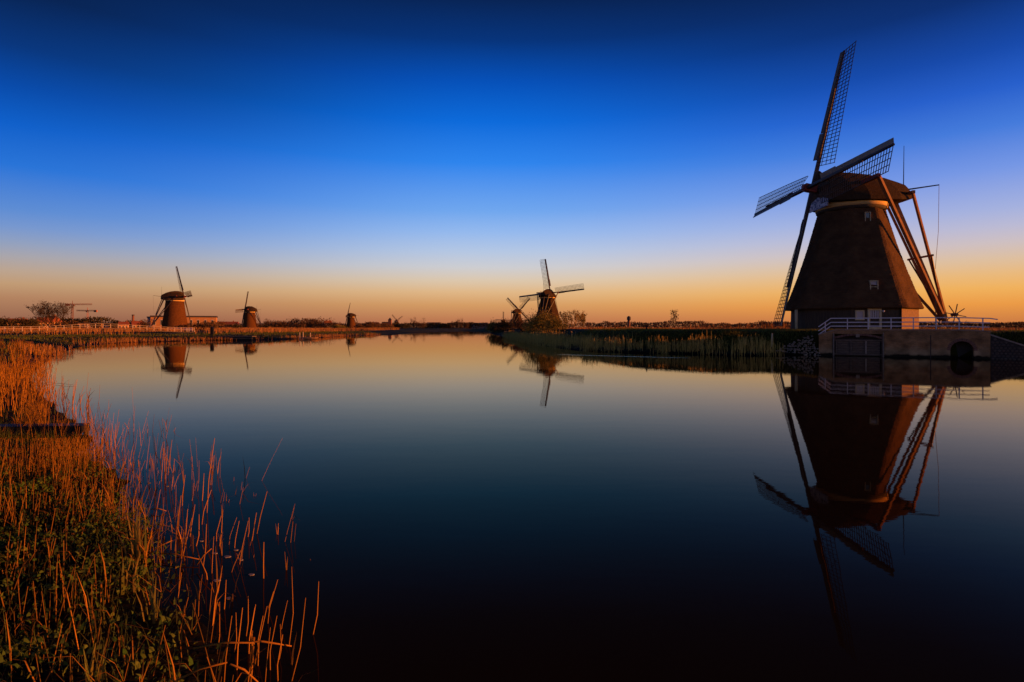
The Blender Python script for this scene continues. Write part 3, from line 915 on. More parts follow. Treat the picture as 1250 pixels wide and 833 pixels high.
# sloping wing wall at the right with a stone coping
wg = (WING - W1); wl2 = wg.length; wgz = math.atan2(wg.y, wg.x)
wing = empty('wing_wall', (W1.x, W1.y, 0), wgz)
tag(wing, 'dark rubble wing wall with pale sloping coping right of the culvert', 'wall')
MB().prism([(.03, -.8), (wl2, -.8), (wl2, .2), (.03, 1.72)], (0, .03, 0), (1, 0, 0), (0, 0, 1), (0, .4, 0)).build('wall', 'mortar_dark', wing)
MB().beam((-.02, .2, 1.78), (wl2 + .05, .2, .26), .52, .1).build('coping', 'concrete', wing)


def stones(name, parent, pts, size, matn):
    """rubble stones as one body of separate uneven blocks"""
    m = MB()
    for p in pts:
        s = size * random.uniform(.7, 1.25)
        vs = []
        for zz_ in (-1, 1):
            for k in range(5):
                t = k * 1.2566 + random.uniform(-.3, .3)
                r = s * (1 if zz_ < 0 else .72) * random.uniform(.8, 1.1)
                vs.append((p[0] + math.cos(t) * r, p[1] + zz_ * s * -.35, p[2] + math.sin(t) * r * .8))
        m.add(vs, [tuple(range(4, -1, -1)), tuple(range(5, 10))] + [(k, (k + 1) % 5, (k + 1) % 5 + 5, k + 5) for k in range(5)])
    o = m.build(name, matn, parent)
    o['kind'] = 'stuff'
    return o


pts = []
for r in range(9):
    for c in range(int(wl2 / .24)):
        s = .14 + c * .24 + (r % 2) * .12; z = .02 + r * .2
        if z < 1.62 - s / wl2 * 1.5: pts.append((s, .0, z))
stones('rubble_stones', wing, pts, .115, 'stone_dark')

# rubble slope left of the quay
rv = empty('stone_revetment', (W0.x, W0.y, 0), 0)
tag(rv, 'rough stone revetment sloping to the water left of the quay', 'revetment')
pts = []
P_l = Vector((*on_water(942, 432.6), 0))
for c in range(24):
    f = c / 23
    base = (W0 + wdir * -.1) * (1 - f) + P_l * f
    hmax = 1.5 * (1 - f) ** .9 + .15
    for r in range(int(hmax / .17) + 1):
        z = r * .17 + .02
        pts.append((base.x - W0.x + random.uniform(-.12, .12), base.y - W0.y + z * .85 - .32, z + random.uniform(-.06, .06)))
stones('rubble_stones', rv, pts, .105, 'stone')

# ------------------------------------------------------------------ reeds, grass and herbs
def scatter(n, x0, x1, y0, y1):
    return rng.uniform(x0, x1, n), rng.uniform(y0, y1, n)


def stuff_obj(o, label, cat):
    return tag(o, label, cat, kind='stuff')


# 1. near-left bank reeds: from the camera's feet out to the bend
def near_reeds():
    parts = []
    # close range (3-12 m)
    x, y = scatter(60000, -11, 1, 2.4, 13)
    d = sdist(x, y)
    dens = (.10 * ss(-1.7, -1.0, d) + .55 * ss(-.55, .3, d)) * ss(2.0, .7, d) + .03 * ss(3.2, 1.5, d) * (d > 0)
    dens *= 1 - .6 * ss(.5, 1.6, d) * ss(7.5, 5.5, y)
    dens *= .06 + 1.2 * ss(.42, .68, vnoise(x, y, .42, 5))
    dens *= .45 + .55 * ss(4, 9, y)
    k = rng.uniform(0, 1, len(x)) < dens * .47
    x, y, d = x[k], y[k], d[k]
    H = rng.uniform(.16, .66, len(x)) * (.68 + .6 * ss(4, 12, y))
    tall = rng.uniform(0, 1, len(x)) < .1
    H = np.where(tall, H * 1.45, H)
    zg = np.maximum(gz(x, y), -.2)
    px_ = 625 + FPX * x / y
    keep = px_ < 385 + 12 * rng.normal(0, 1, len(x))
    x, y, d, H, zg, px_ = x[keep], y[keep], d[keep], H[keep], zg[keep], px_[keep]
    low = (y < 11.7) & (px_ < 112) & (rng.uniform(0, 1, len(x)) > .07)      # cropped short in front of the plank jetty
    H = np.where(low, np.minimum(H, np.maximum(CAM_H - 133 / FPX * y - zg, .05)), H)
    P = np.stack([x, y, np.maximum(gz(x, y), -.2) - .03], 1)
    lean = rng.normal(0, .13, (len(x), 2)); lean[:, 0] += .05
    lay = rng.uniform(0, 1, len(x)) < .07
    lean[lay] = np.clip(rng.normal(0, .9, (lay.sum(), 2)), -1.2, 1.2); H = np.where(lay, H * .45, H)
    parts.append(stalks(P, H, rng.uniform(.0026, .0055, len(x)), lean, tpow=.7))  # more stalks tinted dark, a painted dimming of the foreground
    # dry leaf remains on some of them
    s = (rng.uniform(0, 1, len(x)) < .75) & ~low
    parts.append(blades(P[s] + np.stack([lean[s, 0] * H[s] * .5, lean[s, 1] * H[s] * .5, H[s] * .5], 1), rng.uniform(.15, .42, s.sum()), rng.uniform(.005, .013, s.sum()), rng.uniform(0, 6.28, s.sum()), rng.uniform(.1, 1.4, s.sum())))
    V, Q, T = merge(*parts)
    stuff_obj(np_mesh('reed_bed', V, Q, 'reed', T, True), 'dry orange reed stubble along the near left water edge', 'reeds')
    # middle range (12-45 m)
    x, y = scatter(150000, -46, -7, 12, 52)
    d = sdist(x, y)
    n1 = vnoise(x, y, .8, 8); n2 = vnoise(x, y, 4.5, 9)
    dens = ss(-.8, .1, d) * ss(8, 2, d) * (.03 + ss(.42, .72, n1)) * (.05 + 1.0 * ss(.38, .6, n2)) * (.6 + .4 * ss(18, 30, y)) * np.where((y > 32) & (y < 40), .3, 1)
    k = rng.uniform(0, 1, len(x)) < dens * .42
    x, y, d, n2 = x[k], y[k], d[k], n2[k]
    H = rng.uniform(.4, 1.0, len(x)) * (.5 + .6 * ss(.35, .65, n2))
    P = np.stack([x, y, np.maximum(gz(x, y), -.2) - .03], 1)
    lean = rng.normal(0, .12, (len(x), 2)); lean[:, 0] += .05
    a = stalks(P, H, rng.uniform(.005, .011, len(x)), lean)
    s = rng.uniform(0, 1, len(x)) < .8
    b = blades(P[s] + np.stack([lean[s, 0] * H[s] * .4, lean[s, 1] * H[s] * .4, H[s] * .4], 1), rng.uniform(.25, .6, s.sum()), rng.uniform(.012, .026, s.sum()), rng.uniform(0, 6.28, s.sum()), rng.uniform(.1, 1.2, s.sum()))
    V, Q, T = merge(a, b)
    stuff_obj(np_mesh('reed_bed', V, Q, 'reed', T, True), 'sunlit orange reed bed round the bend of the left bank', 'reeds')


near_reeds()


# 2. single stalks standing in the dark water, one object each
def reed_stalk(px, py, px2, py2, w=.006, bend=0.):
    X, Y = on_water(px, py)
    top_ = Vector(at(px2, Y + random.uniform(-.1, .1), py2))
    b = Vector((X, Y, -.12)); mid = (b + top_) / 2 + Vector((bend, 0, .01))
    m = MB().tube([b, mid, top_], [w, w * .9, w * .6], 5)
    o = m.build('reed_stalk', 'reed', None, True)
    # the root is the foot of the stalk
    for v_ in o.data.vertices: v_.co -= Vector((X, Y, 0))
    o.location = (X, Y, 0)
    a = o.data.attributes.new('tint', 'FLOAT', 'POINT')
    tv = random.uniform(0, .5)
    for q in a.data: q.value = tv
    return tag(o, 'thin dry reed stalk rising alone from the dark water near the left bank', 'reed', 'single reed stalks standing in the water')


sing = [(311, 652, 326, 600), (306, 660, 313, 626), (300, 655, 304, 632), (290, 690, 303, 636), (285, 670, 292, 636), (245, 640, 258, 598), (252, 626, 262, 535), (240, 600, 243, 562), (246, 612, 249, 578),
        (204, 580, 210, 537), (201, 585, 205, 545), (208, 600, 213, 560), (278, 664, 289, 632), (264, 660, 270, 630), (266, 668, 272, 622), (322, 706, 322, 662),
        (350, 790, 356, 692), (325, 760, 339, 708), (330, 745, 334, 722), (340, 770, 351, 733), (378, 775, 389, 710), (350, 833, 373, 730), (340, 830, 345, 775), (318, 800, 321, 752), (310, 790, 312, 738),
        (272, 745, 276, 708), (255, 710, 242, 678), (278, 698, 294, 672), (232, 612, 236, 590), (222, 618, 226, 580), (196, 560, 199, 540), (118, 500, 122, 470), (106, 490, 108, 455), (140, 535, 146, 515),
        (148, 545, 150, 518), (160, 560, 168, 524), (130, 512, 133, 488), (60, 470, 62, 452), (75, 468, 76, 450), (92, 472, 92, 464), (230, 656, 238, 616), (216, 640, 221, 605), (212, 630, 215, 592),
        (298, 775, 303, 728), (303, 800, 311, 742), (330, 820, 338, 752), (322, 833, 330, 766), (288, 820, 296, 742), (283, 795, 288, 748), (272, 833, 283, 752), (262, 800, 268, 735),
        (336, 806, 342, 762), (300, 833, 308, 770), (314, 815, 326, 740), (246, 690, 252, 640), (236, 668, 243, 628), (225, 655, 229, 622), (258, 700, 261, 655)]
for s in sing: reed_stalk(*s, w=random.uniform(.003, .0058), bend=random.uniform(-.03, .03))
# fallen stalks lying over the water


def fallen(pa, pb, za, zb):
    a = Vector((*on_water(pa[0], pa[1], za), za)); b = Vector((*on_water(pb[0], pb[1], zb), zb))
    o = MB().tube([a, (a + b) / 2 + Vector((0, 0, .02)), b], [.006, .006, .004], 5).build('fallen_reed', 'reed', None, True)
    at_ = o.data.attributes.new('tint', 'FLOAT', 'POINT')
    for q in at_.data: q.value = .2
    return tag(o, 'bent reed stalk fallen flat over the dark water', 'reed', 'fallen reed stalks over the water')


fallen((182, 675), (243, 683), .05, .04); fallen((240, 690), (258, 670), .04, .2); fallen((180, 678), (210, 660), .1, .25)
fallen((236, 792), (310, 785), .25, .3); fallen((285, 785), (356, 789), .28, .2); fallen((212, 833), (277, 809), .3, .42); fallen((281, 811), (315, 833), .4, .25)
fallen((184, 622), (203, 624), .04, .02)
fallen((60, 467.5), (92, 470.5), .03, .03)


# 3. green growth on the near bank
def near_green():
    x, y = scatter(200000, -9, .6, 1.8, 10.5)
    d = sdist(x, y)
    n1 = vnoise(x, y, .7, 21)
    dens = ss(-.25, .3, d) * (.35 + ss(.3, .7, n1)) * ss(12, 5, y) * (.45 + ss(.5, 1.8, d))
    k = rng.uniform(0, 1, len(x)) < dens * .5
    x, y = x[k], y[k]; n = len(x)
    hh = (.04 + .24 * vnoise(x, y, .55, 22)) * rng.uniform(.3, 1.1, n)
    P = np.stack([x, y, gz(x, y) + hh], 1)
    V, Q, T = blades(P, rng.uniform(.02, .06, n), rng.uniform(.012, .034, n), rng.uniform(0, 6.28, n), rng.uniform(.5, 1.6, n))
    stuff_obj(np_mesh('herb_cover', V, Q, 'herb', T), 'low dark green leafy herbs on the near left bank', 'plants')
    x, y = scatter(60000, -14, 1.2, 1.5, 15)
    d = sdist(x, y)
    dens = ss(-.4, .3, d) * (.25 + ss(.4, .7, vnoise(x, y, 1.0, 31)))
    k = rng.uniform(0, 1, len(x)) < dens * .5
    x, y = x[k], y[k]; n = len(x)
    P = np.stack([x, y, gz(x, y) - .01], 1)
    V, Q, T = blades(P, rng.uniform(.08, .32, n), rng.uniform(.003, .008, n), rng.uniform(0, 6.28, n), rng.uniform(.1, 1.0, n))
    stuff_obj(np_mesh('bank_grass', V, Q, 'grass', T), 'short dark grass between the reeds of the near bank', 'grass')
    # straw litter
    x, y = scatter(9000, -10, .6, 2, 11)
    d = sdist(x, y)
    k = (d > -.1) & (d < 3.2) & (rng.uniform(0, 1, len(x)) < .3)
    x, y = x[k], y[k]; n = len(x)
    P = np.stack([x, y, gz(x, y) + rng.uniform(.03, .16, n)], 1)
    V, Q, T = blades(P, rng.uniform(.15, .5, n), rng.uniform(.004, .008, n), rng.uniform(0, 6.28, n), rng.uniform(1.25, 1.6, n))
    stuff_obj(np_mesh('straw_litter', V, Q, 'reed', T), 'broken straw lying on the near bank', 'straw')
    # broad flag-iris leaves in tufts
    for px, py, nleaf, hgt, lab in ((166, 668, 16, .62, 'tall yellow-green iris tuft at the water edge'), (158, 694, 10, .4, 'small yellow-green iris tuft below the tall one'), (112, 820, 9, .4, 'green iris tuft in the bottom corner reeds'),
                               (186, 728, 8, .42, 'green iris tuft leaning over the dark water'), (22, 640, 8, .3, 'short green leaf tuft in front of the plank')):
        X, Y = on_water(px, py, .22)
        z = zat(X, Y)
        az = rng.uniform(0, 6.28, nleaf)
        P = np.stack([X + rng.normal(0, .035, nleaf), Y + rng.normal(0, .035, nleaf), np.full(nleaf, z - .02)], 1) - np.array([X, Y, z])
        V, Q, T = blades(P, rng.uniform(.6, 1.0, nleaf) * hgt, rng.uniform(.016, .03, nleaf), az, rng.uniform(.05, .35, nleaf))
        o = np_mesh('iris_tuft', V, Q, 'flag_leaf', T)
        o.location = (X, Y, z)
        tag(o, lab, 'plant')
    # little pale flowers in the herbs
    x, y = scatter(500, -4.6, -2.6, 3.2, 5.2)
    k = sdist(x, y) > 1.2
    x, y = x[k][:110], y[k][:110]; n = len(x)
    P = np.stack([x, y, gz(x, y) + rng.uniform(.1, .24, n)], 1)
    V, Q, T = blades(P, np.full(n, .018), np.full(n, .016), rng.uniform(0, 6.28, n), rng.uniform(.8, 1.5, n))
    stuff_obj(np_mesh('flower_heads', V, Q, 'yellow_flower', T), 'tiny pale yellow flowers among the herbs', 'flowers')


near_green()


# 4. reeds along the right bank, the golden field behind and the left shore
def shore_reeds(name, matn, label, n, box, dens_f, hfun, wr, leafy=.6):
    x, y = scatter(n, *box)
    d = sdist(x, y)
    k = rng.uniform(0, 1, n) < dens_f(x, y, d)
    x, y, d = x[k], y[k], d[k]; m = len(x)
    H = hfun(x, y, d) * rng.uniform(.65, 1.1, m)
    P = np.stack([x, y, np.maximum(gz(x, y), -.1) - .03], 1)
    lean = rng.normal(0, .07, (m, 2))
    a = stalks(P, H, rng.uniform(*wr, m), lean)
    s = rng.uniform(0, 1, m) < leafy
    b = blades(P[s] + np.stack([lean[s, 0] * H[s] * .5, lean[s, 1] * H[s] * .5, H[s] * .45], 1), H[s] * rng.uniform(.25, .5, s.sum()), rng.uniform(wr[0] * 2, wr[1] * 3.2, s.sum()), rng.uniform(0, 6.28, s.sum()), rng.uniform(.05, .8, s.sum()))
    V, Q, T = merge(a, b)
    print(name, label, m)
    return stuff_obj(np_mesh(name, V, Q, matn, T, True), label, 'reeds')


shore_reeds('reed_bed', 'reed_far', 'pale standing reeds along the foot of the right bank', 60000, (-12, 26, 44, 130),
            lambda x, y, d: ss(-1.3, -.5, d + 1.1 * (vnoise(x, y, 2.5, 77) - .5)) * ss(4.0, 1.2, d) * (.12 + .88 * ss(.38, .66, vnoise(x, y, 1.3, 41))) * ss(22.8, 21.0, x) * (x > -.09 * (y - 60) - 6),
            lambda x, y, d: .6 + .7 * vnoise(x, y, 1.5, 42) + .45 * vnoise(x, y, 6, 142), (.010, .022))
shore_reeds('reed_field', 'reed_gold', 'golden reed field lit by the sun behind the right dike', 60000, (2, 130, 70, 190),
            lambda x, y, d: ss(17, 22, d) * (x > .03 * y + 2) * (.3 + .7 * ss(.3, .6, vnoise(x, y, 7, 43))) * (np.hypot(x - 14, y - 232) > 14),
            lambda x, y, d: .85 + .25 * vnoise(x, y, 9, 44), (.02, .05))
shore_reeds('reed_bed', 'reed_gold', 'low orange reeds along the far shore at left', 90000, (-150, -30, 45, 180),
            lambda x, y, d: ss(-.8, 0, d) * ss(3.5, 1.2, d) * (.1 + .9 * ss(.34, .55, vnoise(x, y, 5, 45))) * (x < -32),
            lambda x, y, d: .3 + .6 * vnoise(x, y, 8, 46), (.012, .035))
shore_reeds('reed_field', 'reed_gold', 'orange reed field between the far left shore and the mills', 90000, (-330, -40, 100, 400),
            lambda x, y, d: ss(16, 26, d) * ss(.42, .56, vnoise(x, y, 26, 47)) * (x < -.14 * y - 20) * (np.hypot(x + 155, y - 262) > 12),
            lambda x, y, d: .8 + .9 * vnoise(x, y, 30, 48), (.03, .08))
# grass on the right dike slope and top
x, y = scatter(120000, 3, 40, 46, 78)
d = sdist(x, y)
o_ = (x - W0.x) * wn.x + (y - W0.y) * wn.y
k = (rng.uniform(0, 1, len(x)) < ss(2.0, 3.2, d) * ss(20, 12, d) * (.4 + .6 * vnoise(x, y, 1.2, 51))) & (np.hypot(x - MILL[0], y - MILL[1]) > 6.4)
s_ = (x - W0.x) * wdir.x + (y - W0.y) * wdir.y
k &= ~((s_ > 0) & (s_ < WL + .5) & (o_ > -2.2))
x, y = x[k], y[k]; n = len(x)
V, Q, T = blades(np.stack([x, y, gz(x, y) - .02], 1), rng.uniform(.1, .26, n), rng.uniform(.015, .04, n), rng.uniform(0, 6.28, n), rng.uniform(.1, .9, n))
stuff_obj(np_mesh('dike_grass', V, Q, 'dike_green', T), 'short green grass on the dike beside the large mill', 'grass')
x, y = scatter(30000, 36, 60, 30, 60)
d = sdist(x, y)
k = (d > .8) & (d < 14) & (np.hypot(x - MILL[0], y - MILL[1]) > 12)
x, y = x[k], y[k]; n = len(x)
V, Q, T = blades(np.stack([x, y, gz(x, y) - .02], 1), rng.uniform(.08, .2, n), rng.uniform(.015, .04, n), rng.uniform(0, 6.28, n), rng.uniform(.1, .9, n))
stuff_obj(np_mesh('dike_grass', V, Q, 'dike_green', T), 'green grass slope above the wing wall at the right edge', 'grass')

x, y = scatter(150000, -150, -20, 30, 190)
d = sdist(x, y)
k = rng.uniform(0, 1, len(x)) < ss(.8, 2.5, d) * ss(34, 22, d) * (.35 + .65 * vnoise(x, y, 3, 52)) * .8
x, y = x[k], y[k]; n = len(x)
V, Q, T = blades(np.stack([x, y, gz(x, y) - .03], 1), rng.uniform(.15, .42, n), rng.uniform(.03, .09, n), rng.uniform(0, 6.28, n), rng.uniform(.1, .9, n))
stuff_obj(np_mesh('dike_grass', V, Q, 'grass', T), 'dark green grass strip along the far left shore', 'grass')

# dark plank jetty among the near reeds
pj = empty('plank_jetty', (-9.9, 11.95, .03), R(4))
tag(pj, 'low black plank jetty lying among the orange reeds at left', 'jetty')
for k in range(3):
    MB().box(-3.2, .95 - .06 * k, -.2 + .15 * k, -.06 + .15 * k, .16, .215).build('plank', 'black_wood', pj)
MB().box(-3.2, .97, -.235, -.205, .06, .235).build('edge_board', 'black_wood', pj)
for xx in (-2.4, -.6, .8):
    MB().box(xx - .05, xx + .05, -.19, .22, .05, .155).build('bearer', 'black_wood', pj)
    for yy in (-.14, .17):
        MB().tube([(xx, yy, -.5), (xx, yy, .05)], [.05, .05], 7).build('pile', 'black_wood', pj)


# ------------------------------------------------------------------ trees and bushes
def leaf_cloud(centre, rad, n, size, seed=0):
    """many small leaf faces in lumpy clumps"""
    r = np.random.default_rng(seed)
    nc = max(5, n // 60)
    cc = r.normal(0, .5, (nc, 3)); ln = np.linalg.norm(cc, axis=1)[:, None]; cc = cc / np.maximum(ln, 1) * r.uniform(.45, 1, (nc, 1)) ** .5
    idx = r.integers(0, nc, n)
    p = cc[idx] + r.normal(0, .2, (n, 3))
    p = p * np.array(rad) + np.array(centre)
    p = p[p[:, 2] > .05]
    n = len(p)
    a = r.normal(0, 1, (n, 3)); a /= np.linalg.norm(a, axis=1)[:, None]
    b = np.cross(a, r.normal(0, 1, (n, 3))); b /= np.linalg.norm(b, axis=1)[:, None]
    s = size * r.uniform(.5, 1.3, (n, 1))
    V = np.stack([p - a * s - b * s * .35, p + a * s - b * s * .35, p + a * s + b * s * .35, p - a * s + b * s * .35], 1).reshape(-1, 3)
    return V, np.arange(n * 4).reshape(-1, 4), np.repeat(r.uniform(0, 1, n), 4)


def branches(m, p, d, length, rad, depth, rnd, spread=.55, up=.12, tips=None):
    segs = 3
    pts = [Vector(p)]; dd = Vector(d)
    for i in range(segs):
        dd = (dd + Vector((rnd.uniform(-.14, .14), rnd.uniform(-.14, .14), up * .5 + rnd.uniform(-.05, .08)))).normalized()
        pts.append(pts[-1] + dd * length / segs)
    m.tube(pts, [rad * (1 - .45 * i / segs) for i in range(segs + 1)], 5 if depth > 1 else 3, caps=False)
    if tips is not None and depth <= 1: tips.append(pts[-1])
    if depth == 0: return
    for i in range(rnd.choice((2, 3, 3)) if depth > 1 else 3):
        j = rnd.choice((2, 3)) if i else 3
        ax = Vector((rnd.uniform(-1, 1), rnd.uniform(-1, 1), rnd.uniform(-.3, .6)))
        nd = (dd + ax * spread).normalized()
        branches(m, pts[j], nd, length * rnd.uniform(.6, .82), rad * .55, depth - 1, rnd, spread, up, tips)


def tree(px, py, Y, h, label, wide=.6, seed=1, leaf='leaf_brown', nleaf=300, bark='twig', depth=4, trunks=1, name='tree', spread=.55, group=None, cat='tree', zbase=None, thick=.035, leafsize=None):
    X = (px - 625) / FPX * Y
    z = zat(X, Y) if zbase is None else zbase
    g = empty(name, (X, Y, z))
    tag(g, label, cat, group)
    rnd = random.Random(seed)
    tr = MB(); cr = MB(); tips = []
    for k in range(trunks):
        a = 6.283 * k / trunks + rnd.uniform(-.5, .5); lean = 0 if trunks == 1 else rnd.uniform(.25, 1.0) * wide
        d = Vector((math.cos(a) * lean, math.sin(a) * lean, 1)).normalized()
        b = Vector((math.cos(a) * .2, math.sin(a) * .2, -.2)) if trunks > 1 else Vector((0, 0, -.2))
        leader = [b]
        for q in range(6):
            d = (d + Vector((rnd.uniform(-.12, .12), rnd.uniform(-.12, .12), .06))).normalized()
            leader.append(leader[-1] + d * h / 6.5 * rnd.uniform(.85, 1.1))
        tr.tube(leader, [h * thick * (1 - .14 * q) for q in range(7)], 7)
        for q in range(2, 7):
            for w_ in range(3 if q > 2 else 2):
                ax = Vector((rnd.uniform(-1, 1), rnd.uniform(-1, 1), .35)) * spread * 1.5
                branches(cr, leader[q], (d + ax).normalized(), h * .2 * (1.25 - .1 * q), h * thick * .38, depth - 2, rnd, spread, .12, tips)
    # keep the crown to its height and width
    zm = max(v[2] for v in cr.v); xm = max(math.hypot(v[0], v[1]) for v in cr.v)
    sz = h / zm; sx = wide * h / xm * .9
    cr.v = [(v[0] * sx, v[1] * sx, v[2] * sz) for v in cr.v]
    tr.v = [(v[0] * sx, v[1] * sx, v[2] * sz) for v in tr.v]
    tr.build('trunk', bark, g, True)
    c = cr.build('crown', bark, g)
    if nleaf:
        r = np.random.default_rng(seed)
        tp = np.array([(t.x * sx, t.y * sx, t.z * sz) for t in tips])
        p = tp[r.integers(0, len(tp), nleaf)] + r.normal(0, h * .035, (nleaf, 3))
        a = r.normal(0, 1, (nleaf, 3)); a /= np.linalg.norm(a, axis=1)[:, None]
        b = np.cross(a, r.normal(0, 1, (nleaf, 3))); b /= np.linalg.norm(b, axis=1)[:, None]
        s = (leafsize or h * .012) * r.uniform(.5, 1.4, (nleaf, 1))
        V = np.stack([p - a * s - b * s * .4, p + a * s - b * s * .4, p + a * s + b * s * .4, p - a * s + b * s * .4], 1).reshape(-1, 3)
        np_mesh('foliage', V, np.arange(nleaf * 4).reshape(-1, 4), leaf, np.repeat(r.uniform(0, 1, nleaf), 4), parent=c)
    return g


def bush(px, Y, w, h, label, leaf='leaf_brown', seed=1, n=900, size=None, zbase=None, name='bush', group=None):
    X = (px - 625) / FPX * Y
    z = zat(X, Y) if zbase is None else zbase
    g = empty(name, (X, Y, z))
    tag(g, label, 'bush', group)
    V, Q, T = leaf_cloud((0, 0, h * .48), (w * .5, w * .4, h * .52), n, size or h * .035, seed)
    np_mesh('crown', V, Q, leaf, T, parent=g)
    rnd = random.Random(seed); st = MB()
    for k in range(7):
        a = rnd.uniform(0, 6.28); r = rnd.uniform(.1, .4) * w * .5
        st.tube([(math.cos(a) * r * .3, math.sin(a) * r * .3, -.2), (math.cos(a) * r, math.sin(a) * r, h * .7)], [h * .018, h * .006], 4)
    st.build('trunk', 'twig', g)
    return g


tree(66, 0, 300, 15.5, 'wide bare tree standing behind the left end of the footbridge', wide=.95, seed=4, nleaf=900, leaf='twig', depth=5, trunks=9, spread=.8, thick=.014, leafsize=.3)
tree(825, 0, 150, 5.6, 'single slender young tree in the golden reed field', wide=.36, seed=6, leaf='leaf_dark', nleaf=420, depth=4, thick=.014, leafsize=.11)
tree(698, 0, 205, 7.6, 'pale leafing willow right of the mill seen from behind', wide=.85, seed=8, leaf='leaf_willow', nleaf=420, bark='twig_willow', trunks=7, depth=4, thick=.02, leafsize=.2)
tree(711, 0, 212, 6.3, 'rounder willow bush at the right end of the willows', wide=.55, seed=9, leaf='leaf_willow', nleaf=600, bark='twig_willow', trunks=4, depth=4, thick=.02, leafsize=.2)
bush(662, 105, 6.0, 4.3, 'large green-yellow willow bush in front of the mill seen from behind', 'leaf_willow', 3, 5200, .12)
bush(650, 118, 4.5, 3.2, 'lower yellow willow bush at the water left of the large one', 'leaf_willow', 4, 2600, .12)
bush(679, 96, 4.5, 2.9, 'olive bush merging into the reeds below the mill seen from behind', 'leaf_willow', 5, 2600, .1)
bush(637, 150, 6, 3.2, 'reddish brown bush on the right bank below the diagonal-sail mill', 'leaf_brown', 6, 2200, .14)
bush(621, 190, 8, 4.2, 'dark bush on the right bank at the river bend', 'leaf_dark', 7, 2600, .18)
bush(609, 215, 8, 4.0, 'dark olive bush on the outer tip of the right bank', 'leaf_dark', 8, 2600, .18)
bush(603, 235, 7, 4.6, 'yellow-green bush at the very tip of the right bank', 'leaf_willow', 9, 2000, .2)
bush(848, 190, 7, 2.6, 'low scrub right of the slender young tree', 'leaf_brown', 10, 700, .12)
bush(860, 200, 6, 2.9, 'dense low scrub far right of the slender young tree', 'leaf_brown', 11, 900, .12)
bush(140, 480, 9, 7.5, 'round dark tree crown left of the chimney at far left', 'leaf_dark', 12, 1500, .5)
bush(157, 460, 14, 7.5, 'wide round dark tree crown beside the chimney', 'leaf_dark', 13, 1800, .5)
bush(380, 380, 28, 8, 'broad brown shrub mass behind the small jetty', 'leaf_brown', 14, 3800, .4)
bush(402, 370, 13, 5.2, 'brown shrub between the broad shrub and the tiny brick mill', 'leaf_brown', 15, 1600, .35)
bush(411, 330, 11, 3.0, 'orange-brown shrub on the shore left of the tiny brick mill', 'leaf_willow', 16, 1500, .3)
bush(345, 480, 34, 6.5, 'dark brown tree clump right of the small brick mill', 'leaf_brown', 17, 3000, .5)
bush(327, 500, 12, 8.5, 'round bare crown right of the small brick mill', 'leaf_brown', 18, 700, .4)
bush(450, 520, 22, 6, 'brown tree clump right of the tiny brick mill', 'leaf_brown', 19, 2200, .5)
bush(288, 300, 9, 3.6, 'dark bush left of the small brick mill', 'leaf_dark', 20, 1200, .25)
bush(325, 290, 7, 3.0, 'dark bush below the tail of the small brick mill', 'leaf_dark', 21, 1000, .25)
bush(12, 240, 26, 5.6, 'dark bush mass at the far left edge', 'leaf_dark', 22, 3000, .3)
bush(36, 250, 10, 4.2, 'brown bush right of the left edge bushes', 'leaf_brown', 23, 1400, .3)
bush(84, 280, 18, 4.8, 'brown undergrowth under the wide bare tree', 'leaf_brown', 24, 1800, .3)
bush(245, 270, 18, 4.2, 'low brown bushes right of the edge-on mill', 'leaf_brown', 25, 1600, .3)
bush(222, 240, 6, 2.6, 'small bush at the foot of the edge-on mill', 'leaf_brown', 26, 900, .25)
for i, (px, Y, w, h, lf, lb) in enumerate(((176, 300, 9, 5.5, 'leaf_brown', 'brown shrub left of the edge-on mill tail'), (262, 330, 8, 4.5, 'leaf_dark', 'dark shrub right of the warehouse'), (272, 360, 10, 6, 'leaf_brown', 'brown shrub between warehouse and small brick mill'),
                                        (365, 300, 8, 3.6, 'leaf_brown', 'low shrub on the shore left of the tiny jetty'), (418, 420, 7, 3.5, 'leaf_dark', 'dark shrub at the left foot of the tiny brick mill'), (440, 430, 8, 4.0, 'leaf_brown', 'brown shrub at the right foot of the tiny brick mill'),
                                        (495, 600, 12, 6.5, 'leaf_dark', 'dark clump right of the faint tiny windmill'), (118, 340, 8, 4.6, 'leaf_dark', 'dark shrub beside the flat roofed pavilion'))):
    bush(px, Y, w, h, lb, lf, 120 + i, 900, .28)
# trees that stand out of the far wood
far = [(505, 700, 14, 5), (512, 720, 10, 5), (517, 700, 12, 6), (552, 760, 10, 6), (558, 760, 15, 5), (563, 760, 12, 5), (570, 800, 10, 6), (733, 560, 6, 4), (742, 560, 7, 4), (752, 600, 5, 5), (790, 700, 7, 5), (800, 700, 8, 5), (814, 720, 8, 6), (836, 720, 7, 5),
       (888, 620, 7, 5), (902, 640, 6, 6), (1160, 640, 8, 6), (1168, 640, 7, 6), (1180, 700, 8, 7), (1218, 640, 7, 7), (1232, 640, 6, 8), (1245, 600, 8, 7), (20, 420, 9, 8), (470, 760, 10, 8), (460, 740, 9, 8)]
lab_near = ['small dark tree on the horizon %s' % s for s in
            ('second right of the faint windmill', 'between two dark trees right of the faint windmill', 'third right of the faint windmill', 'left of the river vista centre', 'tallest at the river vista', 'right of the tallest at the river vista', 'right of the river vista cluster',
             'first left of the water tower', 'second left of the water tower', 'nearest left of the water tower', 'nearest right of the water tower', 'second right of the water tower', 'third right of the water tower', 'just right of the slender young tree',
             'first left of the lower sail tip', 'nearest left of the lower sail tip', 'first right of the capstan', 'second right of the capstan', 'third right of the capstan', 'left of three at the right edge', 'middle of three at the right edge', 'last at the right edge', 'behind the left edge bushes', 'just left of the church', 'second left of the church')]
